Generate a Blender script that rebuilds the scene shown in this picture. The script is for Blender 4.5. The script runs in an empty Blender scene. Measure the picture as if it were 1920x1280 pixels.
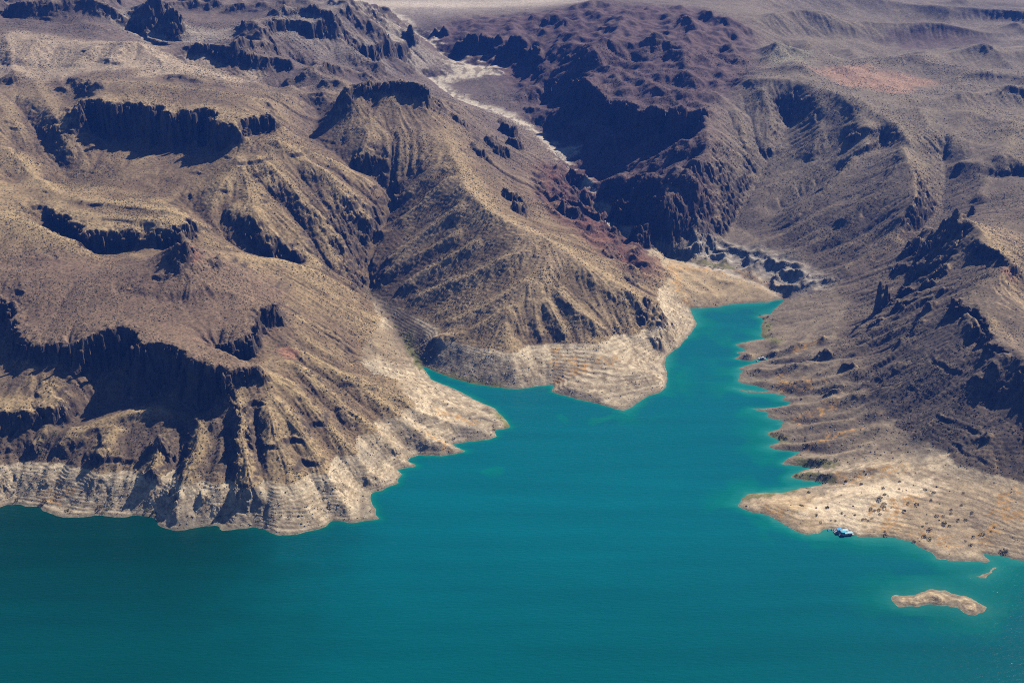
import bpy, math, random, time
import numpy as np
from mathutils import Vector, Matrix
T0 = time.time()
rng = np.random.default_rng(7)
random.seed(7)
SC = bpy.context.scene
COL = SC.collection

# ---------------------------------------------------------------- camera, sky, sun, exposure
CAM_H = 763.0                      # metres above the lake
PITCH = 24.0                       # degrees below the horizon
HFOV = 40.0
cam_d = bpy.data.cameras.new('camera')
cam_d.sensor_width = 36.0
cam_d.lens = 18.0 / math.tan(math.radians(HFOV / 2))
cam_d.clip_start = 1.0
cam_d.clip_end = 40000.0
cam = bpy.data.objects.new('camera', cam_d)
COL.objects.link(cam)
cam.location = (0, 0, CAM_H)
cam.rotation_euler = (math.radians(90 - PITCH), 0, 0)
SC.camera = cam

SUN_AZ = 43.0                      # degrees to the right of the view direction
SUN_EL = 40.0
world = bpy.data.worlds.new('World')
SC.world = world
world.use_nodes = True
wn = world.node_tree
bg = wn.nodes['Background']
sky = wn.nodes.new('ShaderNodeTexSky')
sky.sky_type = 'NISHITA'
sky.sun_disc = False
sky.sun_elevation = math.radians(SUN_EL)
sky.sun_rotation = math.radians(SUN_AZ)
sky.altitude = 400
sky.air_density = 1.0
sky.dust_density = 0.2
sky.ozone_density = 4.0
wn.links.new(sky.outputs['Color'], bg.inputs['Color'])
bg.inputs['Strength'].default_value = 0.05

sun_d = bpy.data.lights.new('sun', 'SUN')
sun_d.energy = 5.0
sun_d.angle = math.radians(0.53)
sun_d.color = (1.0, 0.93, 0.82)
sun = bpy.data.objects.new('sun', sun_d)
COL.objects.link(sun)
a, e = math.radians(SUN_AZ), math.radians(SUN_EL)
SUNV = Vector((math.cos(e) * math.sin(a), math.cos(e) * math.cos(a), math.sin(e)))
sun.rotation_euler = SUNV.to_track_quat('Z', 'Y').to_euler()
sun.location = (800, 2000, 1500)

SC.view_settings.view_transform = 'Standard'
SC.view_settings.look = 'None'
SC.view_settings.gamma = 1.0
SC.view_settings.use_curve_mapping = False
SC.view_settings.exposure = 0.46
SC.cycles.max_bounces = 3
SC.cycles.diffuse_bounces = 0
SC.cycles.volume_bounces = 0
SC.cycles.use_denoising = False
SC.cycles.filter_width = 1.05

# ---------------------------------------------------------------- survey: sight lines to points on the land
FPX = 960.0 / math.tan(math.radians(HFOV / 2))
CP, SP = math.cos(math.radians(PITCH)), math.sin(math.radians(PITCH))

def ray(px, py):
    px = np.asarray(px, float); py = np.asarray(py, float)
    u = (px - 960.0) / FPX; v = (640.0 - py) / FPX
    return u, CP + v * SP, -SP + v * CP

def at_height(px, py, z):
    dx, dy, dz = ray(px, py)
    t = (np.asarray(z, float) - CAM_H) / dz
    return dx * t, dy * t

# ---------------------------------------------------------------- noise
_P = rng.permutation(256); _P = np.concatenate([_P, _P, _P])
_G = np.stack([np.cos(np.arange(256) * 2 * math.pi / 256), np.sin(np.arange(256) * 2 * math.pi / 256)], 1)
_G = _G[rng.permutation(256)].astype(np.float32)

def perlin(x, y):
    xi = np.floor(x).astype(np.int32); yi = np.floor(y).astype(np.int32)
    xf = (x - xi).astype(np.float32); yf = (y - yi).astype(np.float32)
    xi &= 255; yi &= 255
    u = xf * xf * xf * (xf * (xf * 6 - 15) + 10); v = yf * yf * yf * (yf * (yf * 6 - 15) + 10)
    def g(ix, iy, fx, fy):
        h = _G[_P[_P[ix] + iy]]
        return h[..., 0] * fx + h[..., 1] * fy
    a0 = g(xi, yi, xf, yf); b0 = g(xi + 1, yi, xf - 1, yf)
    c0 = g(xi, yi + 1, xf, yf - 1); d0 = g(xi + 1, yi + 1, xf - 1, yf - 1)
    return ((a0 + u * (b0 - a0)) * (1 - v) + (c0 + u * (d0 - c0)) * v) * 1.5

def fbm(x, y, lam, octs=4, gain=0.5, seed=0.0):
    s = 0; a = 1.0; f = 1.0 / lam
    for k in range(octs):
        s = s + a * perlin(x * f + seed * 17.3 + k * 31.7, y * f - seed * 9.1 + k * 11.3)
        a *= gain; f *= 2.03
    return s

def ridged(x, y, lam, octs=3, seed=0.0):
    s = 0; a = 1.0; f = 1.0 / lam; w = 1.0
    for k in range(octs):
        n = 1 - np.abs(perlin(x * f + seed * 13.1 + k * 5.7, y * f + seed * 7.7 - k * 3.1)) * 1.6
        n = np.clip(n, 0, 1) ** 2 * w
        w = np.clip(n * 1.5, 0, 1)
        s = s + a * n; a *= 0.5; f *= 2.1
    return s

def smooth(a, b, x):
    t = np.clip((x - a) / (b - a), 0, 1)
    return t * t * (3 - 2 * t)

# ---------------------------------------------------------------- what was read off the photograph (x, y in its 1920 x 1280 pixels, height in m)
LAKE = [(-700,960),(-300,960),(-120,958),(-40,956),(0,951),(12,946),(33,944),(50,948),(78,951),(80,957),(95,961),(110,968),(140,970),(165,967),(190,965),(215,969),(235,969),(250,966),(272,966),(290,970),(297,978),(296,984),(312,990),(328,995),(345,994),(365,989),(385,984),(408,985),(412,994),(422,995),(450,990),(475,988),(495,992),(510,998),(522,1003),(540,1002),(558,1001),(575,996),(595,992),(612,986),(620,976),(635,975),(650,978),(668,980),(680,976),(700,974),(713,973),(706,966),(703,958),(707,955),(700,950),(696,938),(695,925),(705,920),(717,919),(725,912),(740,908),(748,906),(744,900),(750,894),(755,888),(742,882),(752,877),(768,876),(785,874),(772,869),(762,864),(768,857),(785,853),(800,853),(830,854),(845,851),(877,847),(860,840),(845,833),(860,830),(890,826),(915,824),(935,817),(925,809),(930,805),(945,804),(958,802),(952,790),(940,780),(930,768),(915,760),(885,747),(865,735),(845,726),(820,716),(811,713),(800,699),(793,691),(786,684),(801,689),(830,702),(860,712),(890,719),(930,726),(970,729),(990,727),(1010,723),(1040,721),(1033,734),(1060,742),(1085,749),(1115,755),(1140,762),(1168,770),(1185,763),(1200,752),(1212,743),(1235,737),(1248,726),(1251,712),(1250,700),(1246,688),(1247,672),(1255,662),(1275,648),(1295,625),(1307,607),(1300,595),(1293,578),(1320,577),(1350,575),(1368,570),(1400,568),(1440,567),(1460,562),(1472,561),(1465,568),(1458,575),(1450,583),(1447,588),(1430,591),(1417,594),(1435,598),(1430,604),(1426,612),(1430,620),(1425,630),(1437,635),(1410,639),(1390,643),(1377,647),(1393,652),(1400,656),(1390,660),(1378,661),(1392,665),(1380,670),(1374,672),(1390,675),(1412,677),(1421,671),(1438,670),(1440,674),(1424,677),(1421,679),(1400,685),(1383,691),(1393,695),(1385,706),(1383,715),(1393,719),(1415,722),(1437,729),(1445,731),(1430,733),(1400,732),(1377,728),(1395,735),(1430,737),(1460,739),(1475,742),(1463,749),(1475,753),(1486,755),(1469,762),(1430,766),(1405,764),(1418,769),(1443,774),(1436,781),(1448,785),(1472,789),(1462,795),(1472,798),(1458,805),(1437,811),(1448,820),(1464,826),(1453,832),(1439,837),(1453,842),(1472,844),(1490,846),(1504,846),(1483,856),(1472,865),(1461,870),(1483,872),(1511,874),(1525,876),(1506,881),(1490,888),(1479,895),(1500,898),(1527,901),(1546,904),(1536,910),(1509,913),(1472,923),(1430,924),(1404,925),(1393,932),(1383,949),(1408,960),(1438,964),(1458,975),(1478,988),(1508,1001),(1535,1000),(1544,992),(1560,990),(1582,992),(1600,1001),(1616,1008),(1656,1005),(1683,1008),(1713,1017),(1723,1025),(1747,1035),(1757,1047),(1784,1050),(1848,1055),(1860,1052),(1844,1041),(1837,1035),(1857,1039),(1879,1041),(1899,1048),(1920,1050),(1990,1056),(2200,1075),(2600,1100),(2900,1500),(2600,1700),(-1000,1700),(-1400,1300)]
ISLAND = [(1670,1119),(1680,1115),(1700,1114),(1720,1111),(1735,1106),(1750,1104),(1775,1107),(1800,1113),(1820,1120),(1838,1129),(1848,1137),(1853,1141),(1845,1147),(1830,1154),(1818,1155),(1808,1148),(1795,1140),(1775,1135),(1750,1133),(1725,1135),(1705,1137),(1685,1138),(1678,1136),(1675,1128)]
SANDBAR = [(1827,1079),(1840,1076),(1853,1071),(1862,1063),(1867,1060),(1870,1063),(1862,1071),(1855,1078),(1850,1083),(1838,1083)]

# lines of known height: (x, y, z)
LINES = [
 # top of the pale drawdown band
 [(-60,880,27),(0,872,27),(20,866,27),(40,861,27),(60,860,27),(85,865,27),(95,871,27),(120,877,27),(150,877,27),(167,885,27),(180,891,27),(205,889,27),(230,889,27),(270,890,27),(305,890,27),(330,897,27),(360,905,27),(385,904,27),(430,912,27),(460,916,27),(500,915,27),(553,905,27)],
 [(553,905,27),(590,890,27),(620,870,27),(650,845,27),(690,810,27),(717,780,27),(771,757,27),(740,722,27),(690,690,27),(680,665,27),(705,630,27),(722,592,27)],
 [(811,631,27),(841,631,27),(868,645,27),(925,658,27),(959,665,27),(989,652,27),(1026,645,27),(1070,645,27),(1110,645,27),(1160,630,27),(1194,626,27),(1218,608,27)],
 # foreground mesa: saddle, peak and crest behind it
 [(-60,395,165),(0,400,163),(60,415,160),(130,445,150),(170,475,138),(215,496,126),(280,485,141),(320,464,160),(345,455,171),(390,466,152),(432,480,128),(526,482,108),(598,505,85),(650,540,55),(688,558,32)],
 [(-60,500,138),(60,520,133),(150,560,125),(260,560,128),(340,545,134),(400,540,131)],
 [(0,500,136),(110,600,118),(230,600,121),(330,620,116),(440,665,104)],
 [(60,760,67),(120,748,70)],
 [(484,718,80),(510,780,66),(530,840,47),(553,905,27)],
 [(340,742,60),(300,745,57),(250,748,54),(190,758,52),(120,805,44)],
 [(-20,720,78),(20,700,80)],
 # bowl behind the peak, mesa 2
 [(170,480,124),(220,477,118),(290,471,122)],
 [(90,362,162),(200,372,160),(340,388,158)],
 [(20,340,158),(130,338,146),(220,352,148),(330,365,146),(400,435,117),(460,472,97),(560,500,74)],
 [(445,292,182),(470,350,156),(480,400,136),(530,450,106),(600,492,80),(640,530,52)],
 [(515,258,196),(590,310,163),(650,370,128),(700,415,95),(722,440,78)],
 # mesa 3, its plateau and the pale cone
 [(160,150,240),(300,160,236),(420,170,230),(500,185,222)],
 [(520,170,216),(590,200,178),(600,230,165)],
 [(-80,50,275),(0,57,268),(60,72,258),(110,85,252),(180,86,252),(240,78,259),(300,100,243),(360,125,228)],
 [(-60,250,195),(0,250,190),(60,280,172),(130,330,150)],
 [(-60,330,176),(0,335,168)],
 [(-60,180,226),(0,172,222),(70,192,214),(122,215,206)],[(60,240,192),(112,285,170)],
 [(0,130,228),(130,130,236),(250,125,236),(340,140,230),(420,150,228)],
 # far left country
 [(-80,20,265),(60,40,258),(180,45,262),(250,60,240),(330,75,225)],
 [(0,2,290),(120,5,285),(200,10,275),(330,0,290)],
 [(340,120,218),(440,125,212),(540,128,204),(620,118,195)],
 [(420,160,205),(520,165,185),(600,178,190)],
 [(620,90,188),(700,105,165),(760,125,125)],
 [(300,60,232),(420,45,235),(500,50,228)],
 [(560,2,262),(640,8,250),(700,22,200),(740,30,155)],
 # gully 1
 [(590,226,172),(587,262,163),(648,302,149),(712,332,127),(738,388,96),(710,440,73),(690,488,55),(690,545,30),(730,600,16),(768,655,5),(786,684,0)],
 # butte and the long ridge to the shore
 [(700,182,208),(770,176,206),(812,178,204),(828,235,176),(845,285,159),(862,305,152),(870,350,142),(920,395,127),(960,418,118),(1020,445,108),(1100,495,88),(1180,545,62),(1215,590,42),(1240,625,24),(1246,660,8)],
 [(960,418,118),(1026,490,92),(1006,541,74),(962,574,60),(942,605,48),(955,662,27),(972,726,1)],
 [(620,200,195)],
 [(700,190,205),(690,240,185),(680,288,160)],
 [(830,185,180),(900,205,122),(940,250,104),(960,300,98),(985,390,92),(1040,440,84)],
 [(870,172,104)],
 # dry wash
 [(720,20,150),(760,45,138),(780,60,130),(830,100,116),(900,125,108),(890,140,104),(800,146,100),(860,190,88),(930,210,80),(985,235,71),(1040,285,54),(1100,350,35),(1140,425,17),(1200,470,10),(1290,492,7),(1400,522,4),(1460,552,1)],
 [(1300,520,10),(1380,530,10),(1440,545,5)],
 [(1270,520,22),(1285,555,14)],
 # massif
 [(1010,235,62),(1060,285,52),(1130,345,42),(1160,400,28),(1195,440,26),(1260,480,18)],
 [(1180,452,38),(1230,390,80),(1290,320,112),(1330,270,128),(1322,217,140)],
 [(797,72,128),(812,58,141),(850,36,149),(920,28,157),(965,24,162),(1030,19,170),(1100,0,200),(1160,-15,205)],
 [(940,115,113),(1010,165,101),(1060,200,95)],
 [(1200,60,190),(1300,100,175),(1390,140,160)],
 [(1060,60,176),(1120,110,167)],
 [(1300,20,205),(1400,50,190),(1470,20,185)],
 [(1480,-10,178),(1600,0,152),(1750,20,150),(2000,60,150)],
 [(1480,90,160),(1560,110,148),(1700,110,148),(1840,130,146),(2000,140,146)],
 # smooth hills to the right
 [(1400,145,172),(1500,152,170),(1600,187,162),(1680,232,150),(1702,262,140)],
 [(1690,272,140),(1714,320,126),(1718,370,112),(1690,405,92),(1620,430,66)],
 [(1480,215,122),(1460,270,94),(1420,340,62),(1390,385,44),(1370,440,22),(1330,482,9)],
 [(1600,285,110),(1560,340,78),(1480,395,48),(1420,460,24)],
 [(1560,145,158),(1640,128,167),(1700,150,154)],
 [(1650,185,156),(1700,188,157),(1780,200,154),(1920,218,150),(2050,225,150)],
 [(1760,255,132),(1850,275,128),(1900,262,130)],
 [(1770,290,112),(1772,330,98),(1765,400,74),(1700,458,64)],
 [(1800,300,122),(1860,310,120),(1990,300,126)],
 [(1700,470,68),(1600,490,42),(1500,510,22),(1480,545,8)],
 [(1540,540,22),(1600,560,32),(1650,585,37)],
 # right foreground ridge
 [(1775,405,128),(1800,396,140),(1838,430,134),(1835,455,129),(1885,480,131),(1880,510,124),(1800,558,106),(1862,638,105),(1920,678,101),(2050,722,110)],
 [(1930,392,122),(1962,470,104),(1935,540,97),(2000,610,84),(2080,650,84)],
 [(1740,420,92),(1700,500,62),(1680,560,46)],
 [(1700,640,58),(1640,665,38),(1560,690,20)],
 [(1750,760,45),(1650,790,24),(1560,810,10)],
 [(2050,790,86),(1920,740,77),(1850,765,54)],
 [(2000,806,62),(1920,802,56),(1850,842,41),(1780,866,27)],
 [(2050,850,50),(1920,912,25),(1830,905,21),(1740,878,22)],
 [(1600,860,10),(1690,855,20),(1770,850,26)],
 [(1570,930,8),(1640,925,13),(1730,940,13),(1800,965,11),(1830,1000,4)],
 [(1420,940,4),(1500,955,7),(1560,970,4)],
 [(1860,1000,9),(1920,985,15),(2050,1000,20)],
 [(1685,1122,2.5),(1700,1122,5),(1750,1114,6.5),(1800,1126,7.5),(1840,1140,4)],
 [(1060,726,6),(1110,736,7),(1165,759,3)],[(1080,690,15),(1150,700,15),(1225,695,15)],[(1000,703,8),(1045,702,7)],
 [(1838,1080,0.8),(1855,1074,0.7)],
]
# cliffs: top edge (low ground to the right of the way it runs), cliff height
CLIFFS = [
 ([(-60,540,128),(0,557,120),(22,576,117),(20,592,115),(38,615,113),(50,641,110)], 24),
 ([(50,641,110),(80,643,110),(130,640,110)], 18),
 ([(130,640,111),(180,632,115),(205,622,118),(240,620,119),(268,632,117),(300,648,114),(345,660,111),(370,675,107),(400,688,104),(430,696,100)], 46),
 ([(430,696,99),(460,691,100),(480,686,100),(484,680,100)], 19),
 ([(412,640,106),(440,634,109),(453,624,112),(470,606,114),(480,590,117),(490,577,119),(507,575,119),(515,565,119)], 27),
 ([(-40,770,66),(0,772,66),(60,768,66),(120,758,66)], 15),
 ([(150,806,50),(195,788,55),(250,778,58),(330,772,60)], 7),
 ([(95,385,158),(160,432,150),(240,432,150),(300,432,150),(350,425,150),(357,402,156)], 26),
 ([(140,200,224),(161,183,230),(225,190,227),(302,203,223),(349,212,219),(386,205,221),(406,218,217),(440,236,212)], 56),
 ([(440,236,212),(470,222,214),(496,212,216),(512,220,212)], 30),
 ([(640,160,233),(690,150,236),(750,148,236),(798,157,232)], 22),
 ([(345,85,240),(400,90,238),(470,94,234),(540,98,228)], 16),
 ([(490,42,252),(530,20,262),(590,32,250),(640,30,245)], 22),
 ([(680,75,196),(720,72,190),(772,62,170)], 24),
 ([(860,72,148),(920,66,154),(975,80,152),(1015,100,147)], 24),
 ([(1075,148,150),(1120,165,147),(1180,195,143),(1250,210,142),(1322,217,141)], 56),
 ([(1130,385,52),(1190,352,82),(1240,335,96)], 24),
 ([(1790,556,107),(1830,578,106),(1850,610,105),(1862,634,105)], 20),
 ([(1868,642,104),(1895,655,103),(1925,676,101)], 11),
 ([(1832,452,129),(1862,462,130),(1888,478,131),(1886,492,130)], 20),
 ([(121,373,161),(200,380,162),(280,390,161),(356,400,159)], 6), ([(181,408,156),(260,412,156),(340,422,155)], 5),
 ([(252,55,240),(290,68,236),(322,85,230)], 14), ([(560,100,204),(600,108,200),(640,112,194)], 10), ([(310,142,234),(380,150,232)], 7), ([(122,150,228),(150,158,230),(178,172,232)], 10),
 ([(230,540,131),(300,556,129),(360,547,131),(411,549,127),(448,552,124)], 5), ([(0,490,139),(60,494,138)], 5),
 ([(1790,402,138),(1812,395,140)], 14),
 ([(1842,320,114),(1880,322,114),(1940,316,116)], 12),
 ([(1590,297,104),(1630,280,116),(1660,262,126)], 9),
 ([(1216,560,52),(1232,580,44),(1228,600,38)], 9),
]
# spurs and gullies laid over that surface: points, rise in m (+ spur, - gully), half width in m
DRAPE = [
 ([(1003,470),(875,524),(798,554),(751,578)], 5, 20), ([(1006,524),(922,574),(828,618)], 5, 20),
 ([(909,450),(808,507),(741,548)], 5, 20), ([(875,437),(758,494),(707,527)], 5, 20),
 ([(962,574),(875,628),(820,640)], 4, 16), ([(1023,560),(1040,600),(1062,640)], 5, 15), ([(1036,541),(1093,598),(1144,632)], 6, 18),
 ([(1077,497),(1144,548),(1224,571)], 4, 18), ([(1000,556),(1005,600),(1020,642)], 4, 13),
 ([(855,330),(790,385),(735,425)], 5, 24), ([(845,310),(770,360),(735,385)], 4, 22), ([(880,380),(800,440),(715,500)], 5, 24),
 ([(470,290),(540,350),(620,440),(650,480)], 7, 26), ([(560,300),(640,350),(705,405)], 6, 24), ([(420,390),(470,410),(500,450),(520,480)], 6, 22),
 ([(540,270),(630,310),(715,360)], 6, 26), ([(505,345),(570,420),(620,495)], -4, 16), ([(430,330),(400,380),(380,430)], 5, 26),
 ([(500,730),(560,800),(600,870),(640,940),(660,975)], 6.5, 18), ([(520,700),(600,780),(650,840),(700,900),(742,907)], 6.5, 18),
 ([(530,670),(620,740),(700,810),(760,862),(783,874)], 6, 17), ([(540,650),(650,710),(740,780),(800,832),(870,847)], 6, 18),
 ([(640,690),(780,775),(860,802),(930,817)], 5, 16), ([(700,700),(820,750),(900,778),(955,801)], 3, 14),
 ([(380,790),(370,850),(340,920),(330,990)], 7, 19), ([(430,760),(432,840),(428,930),(415,985)], -5, 12),
 ([(300,830),(290,900)], 8, 17), ([(220,800),(180,870)], 8, 19), ([(450,740),(455,830),(470,930)], 7, 16), ([(140,800),(110,850)], 5, 15), ([(470,740),(480,830),(500,920)], -5, 13), ([(100,800),(60,850)], 6, 16),
 ([(340,770),(335,850),(320,890)], -5, 12), ([(140,830),(110,880)], -4, 12),
 ([(1560,632),(1480,658),(1380,671)], 6, 12), ([(1600,640),(1500,688),(1388,699)], 7, 13), ([(1640,690),(1540,715),(1400,714)], 4, 15),
 ([(1680,730),(1560,752),(1440,770)], 5, 14), ([(1660,770),(1540,800),(1445,812)], 4, 13), ([(1680,790),(1560,830),(1450,838)], 4, 13),
 ([(1650,830),(1560,860),(1470,870)], 4, 13), ([(1680,870),(1580,890),(1490,894)], 3, 13),
 ([(1620,660),(1540,676),(1440,679)], -5, 9), ([(1640,720),(1530,735),(1450,733)], -4, 9), ([(1620,780),(1530,790),(1475,790)], -4, 9),
 ([(1640,840),(1560,848),(1510,846)], -3, 9), ([(1650,885),(1580,905),(1540,908)], -3, 9), ([(1600,815),(1510,828),(1470,827)], -3, 9),
 ([(1830,420),(1760,520),(1680,600),(1600,640)], 4, 18), ([(1840,600),(1740,690),(1640,760)], 4, 16), ([(1880,660),(1800,750),(1700,830)], 4, 16),
 ([(1800,580),(1720,640),(1640,690)], -3, 14), ([(1860,640),(1770,720),(1660,790)], -3, 13),
 ([(1560,180),(1600,215),(1610,270)], 10, 45), ([(1520,165),(1540,230),(1520,300)], 8, 45), ([(1640,225),(1610,290),(1540,370),(1450,430)], 9, 34), ([(1700,300),(1640,370),(1560,430)], 9, 30), ([(1420,160),(1445,220),(1440,300)], 9, 32), ([(1590,300),(1520,350),(1450,390)], -6, 30), ([(1720,200),(1740,240),(1735,290)], 8, 40), ([(1820,210),(1790,260),(1780,300)], 7, 40), ([(1900,225),(1890,280),(1870,310)], 7, 40), ([(1500,60),(1540,110),(1600,135)], 7, 45), ([(1590,80),(1640,120)], 7, 45), ([(1430,80),(1470,120),(1520,150)], 7, 40), ([(1460,180),(1475,230)], -6, 26), ([(1850,330),(1830,380)], 6, 26), ([(1400,470),(1480,440),(1580,380)], 5, 24), ([(1560,520),(1640,470),(1720,430)], 6, 24), ([(1500,480),(1600,440),(1660,400)], -4, 20),
 ([(1500,160),(1480,200)], -4, 16), ([(1340,290),(1350,370),(1350,440)], 6, 22), ([(1380,200),(1400,280),(1390,350)], 6, 22),
 ([(1300,340),(1310,420),(1300,470)], 6, 20), ([(240,80),(225,100),(200,122)], 6, 30), ([(255,82),(275,100),(310,122)], 6, 30), ([(180,88),(160,108),(130,125)], 5, 30),
 ([(70,75),(60,100),(40,130)], 6, 36), ([(10,62),(20,110),(30,160)], 7, 40),
 ([(0,270),(60,330),(110,370)], 7, 30), ([(20,180),(70,240),(120,310)], -6, 24), ([(60,150),(100,220),(135,300)], 5, 26),
 ([(1560,60),(1460,100),(1420,140)], 6, 30), ([(1300,40),(1280,110),(1290,160)], 10, 40), ([(1180,20),(1150,80),(1100,130)], 12, 45),
]
# rock knobs standing out of the slopes: x, y, radius, height
KNOBS = [(1640,606,13,9),(1545,668,11,7),(1590,690,14,11),(1565,735,13,10),
 (1712,462,18,14),(1735,470,15,12),(1690,505,14,14),(1725,505,16,11),(1755,490,12,10),(1772,510,12,8),(1700,545,12,8),(1740,540,13,9),(1690,575,12,9),(1745,575,12,9),(1720,590,12,7),(1770,545,10,7),(1660,545,6,5),
 (325,478,13,11),(345,466,9,9),(330,500,12,7),(405,490,14,7),(955,250,22,24),(930,275,24,20),(965,272,18,18),(900,285,16,8),(965,375,22,18),(975,395,18,16),(940,232,16,12),(860,225,16,8),
 (1060,330,28,18),(1090,370,24,16),(1070,400,26,16),(1120,410,20,16),(1150,440,18,14),(1195,440,16,18),(1210,425,16,14),(1050,370,22,12),(1300,470,14,14),(1310,300,26,16),(1290,345,22,14),(1255,395,22,14),(1270,405,18,12),
 (1830,715,9,5),(1845,735,8,5),(1850,820,10,6),(1825,820,8,4),(1862,690,9,5),(700,735,10,5),(650,785,10,6),(640,770,8,5),(640,745,8,4),(740,850,7,5),(690,905,6,5),
 (370,790,14,9),(400,795,10,7),(300,845,16,8),(380,930,8,6),(335,940,7,4),(1180,520,14,6),(1215,565,10,7),(1150,470,20,10),
 (885,70,26,18),(930,90,28,20),(1000,110,30,20),(830,60,24,16),(1230,85,30,14),(1150,45,26,9),(1370,92,24,11),(1390,112,22,9),(1000,200,22,12),(1050,230,22,14),(1150,150,26,9),
 (540,150,12,8),(180,160,24,8),(130,165,26,10),(330,150,26,7),(380,160,20,6),(420,160,18,5),(20,150,24,8),(1725,72,16,5),(1745,80,12,4),(1790,92,14,5),(1850,105,14,5),
]
# ---------------------------------------------------------------- the land as a height field (3 m grid)
CELL = 3.0
GX0, GX1, GY0, GY1 = -1650.0, 1650.0, 860.0, 3500.0
NX = int((GX1 - GX0) / CELL) + 1
NY = int((GY1 - GY0) / CELL) + 1
gx = GX0 + np.arange(NX) * CELL
gy = GY0 + np.arange(NY) * CELL
X, Y = np.meshgrid(gx, gy)

def world_line(pts):
    p = np.array(pts, float)
    x, y = at_height(p[:, 0], p[:, 1], p[:, 2])
    return np.stack([x, y, p[:, 2]], 1)

def fill_poly(xy):
    m = np.zeros((NY, NX), bool)
    x0, y0 = xy[:, 0], xy[:, 1]; x1, y1 = np.roll(x0, -1), np.roll(y0, -1)
    for j in range(NY):
        yy = gy[j]
        c = (y0 <= yy) != (y1 <= yy)
        if not c.any(): continue
        xs = np.sort(x0[c] + (yy - y0[c]) / (y1[c] - y0[c]) * (x1[c] - x0[c]))
        for k in range(0, len(xs) - 1, 2):
            a_ = int(np.ceil((xs[k] - GX0) / CELL)); b_ = int(np.floor((xs[k + 1] - GX0) / CELL))
            if b_ >= 0 and a_ < NX: m[j, max(a_, 0):max(b_ + 1, 0)] = True
    return m

def line_dist(lines, pad, closed=False, want_t=False):
    """distance (cut at pad) from every grid node to a set of polylines; optionally the relative position along them"""
    D = np.full((NY, NX), pad, np.float32); TT = np.zeros((NY, NX), np.float32) if want_t else None
    for L in lines:
        P = np.asarray(L)[:, :2]
        Q = np.roll(P, -1, 0) if closed else P[1:]
        P = P if closed else P[:-1]
        ln = np.hypot(*(Q - P).T); cum = np.concatenate([[0], np.cumsum(ln)])
        for k in range(len(P)):
            a_, b_ = P[k], Q[k]
            i0 = max(int((min(a_[0], b_[0]) - pad - GX0) / CELL), 0); i1 = min(int((max(a_[0], b_[0]) + pad - GX0) / CELL) + 2, NX)
            j0 = max(int((min(a_[1], b_[1]) - pad - GY0) / CELL), 0); j1 = min(int((max(a_[1], b_[1]) + pad - GY0) / CELL) + 2, NY)
            if i0 >= i1 or j0 >= j1: continue
            xs = X[j0:j1, i0:i1]; ys = Y[j0:j1, i0:i1]
            v = b_ - a_; l2 = max(v @ v, 1e-6)
            t = np.clip(((xs - a_[0]) * v[0] + (ys - a_[1]) * v[1]) / l2, 0, 1)
            d = np.hypot(xs - a_[0] - t * v[0], ys - a_[1] - t * v[1]).astype(np.float32)
            W = D[j0:j1, i0:i1]; m = d < W
            W[m] = d[m]
            if want_t: TT[j0:j1, i0:i1][m] = ((cum[k] + t * ln[k]) / cum[-1])[m]
    return (D, TT) if want_t else D

def flat_poly(pts):
    p = np.array(pts, float)
    x, y = at_height(p[:, 0], p[:, 1], np.zeros(len(p)))
    return np.stack([x, y], 1)

lake_w, isl_w, bar_w = flat_poly(LAKE), flat_poly(ISLAND), flat_poly(SANDBAR)
def ragged(P, amp, step=2.5):
    Q = np.concatenate([P, P[:1]]); d = np.hypot(*np.diff(Q, axis=0).T); cum = np.concatenate([[0], np.cumsum(d)])
    t = np.arange(0, cum[-1], step)
    R = np.stack([np.interp(t, cum, Q[:, 0]), np.interp(t, cum, Q[:, 1])], 1)
    R[:, 0] += amp * fbm(R[:, 0], R[:, 1], 9, 2, seed=3); R[:, 1] += amp * 1.4 * fbm(R[:, 0], R[:, 1], 9, 2, seed=4)
    return R
lake_w, isl_w, bar_w = ragged(lake_w, 1.3), ragged(isl_w, 2.6), ragged(bar_w, 1.5)
isl_m, bar_m = fill_poly(isl_w), fill_poly(bar_w)
lake_m = fill_poly(lake_w) & ~isl_m & ~bar_m
shore_d = line_dist([lake_w, isl_w, bar_w], 95.0, closed=True)

fix = np.zeros((NY, NX), np.float64); wt = np.zeros((NY, NX), np.float64)
def put(x, y, z, w=1.0):
    i = np.rint((x - GX0) / CELL).astype(int); j = np.rint((y - GY0) / CELL).astype(int)
    k = (i >= 0) & (i < NX) & (j >= 0) & (j < NY)
    np.add.at(fix, (j[k], i[k]), z[k] * w); np.add.at(wt, (j[k], i[k]), w)
def put_line(L, w=1.0):
    L = np.asarray(L)
    for p, q in zip(L[:-1], L[1:]):
        n = max(int(np.hypot(q[0] - p[0], q[1] - p[1]) / 1.5), 1) + 1
        t = np.linspace(0, 1, n)[:, None]
        s = p + (q - p) * t
        put(s[:, 0], s[:, 1], s[:, 2], w)

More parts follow.
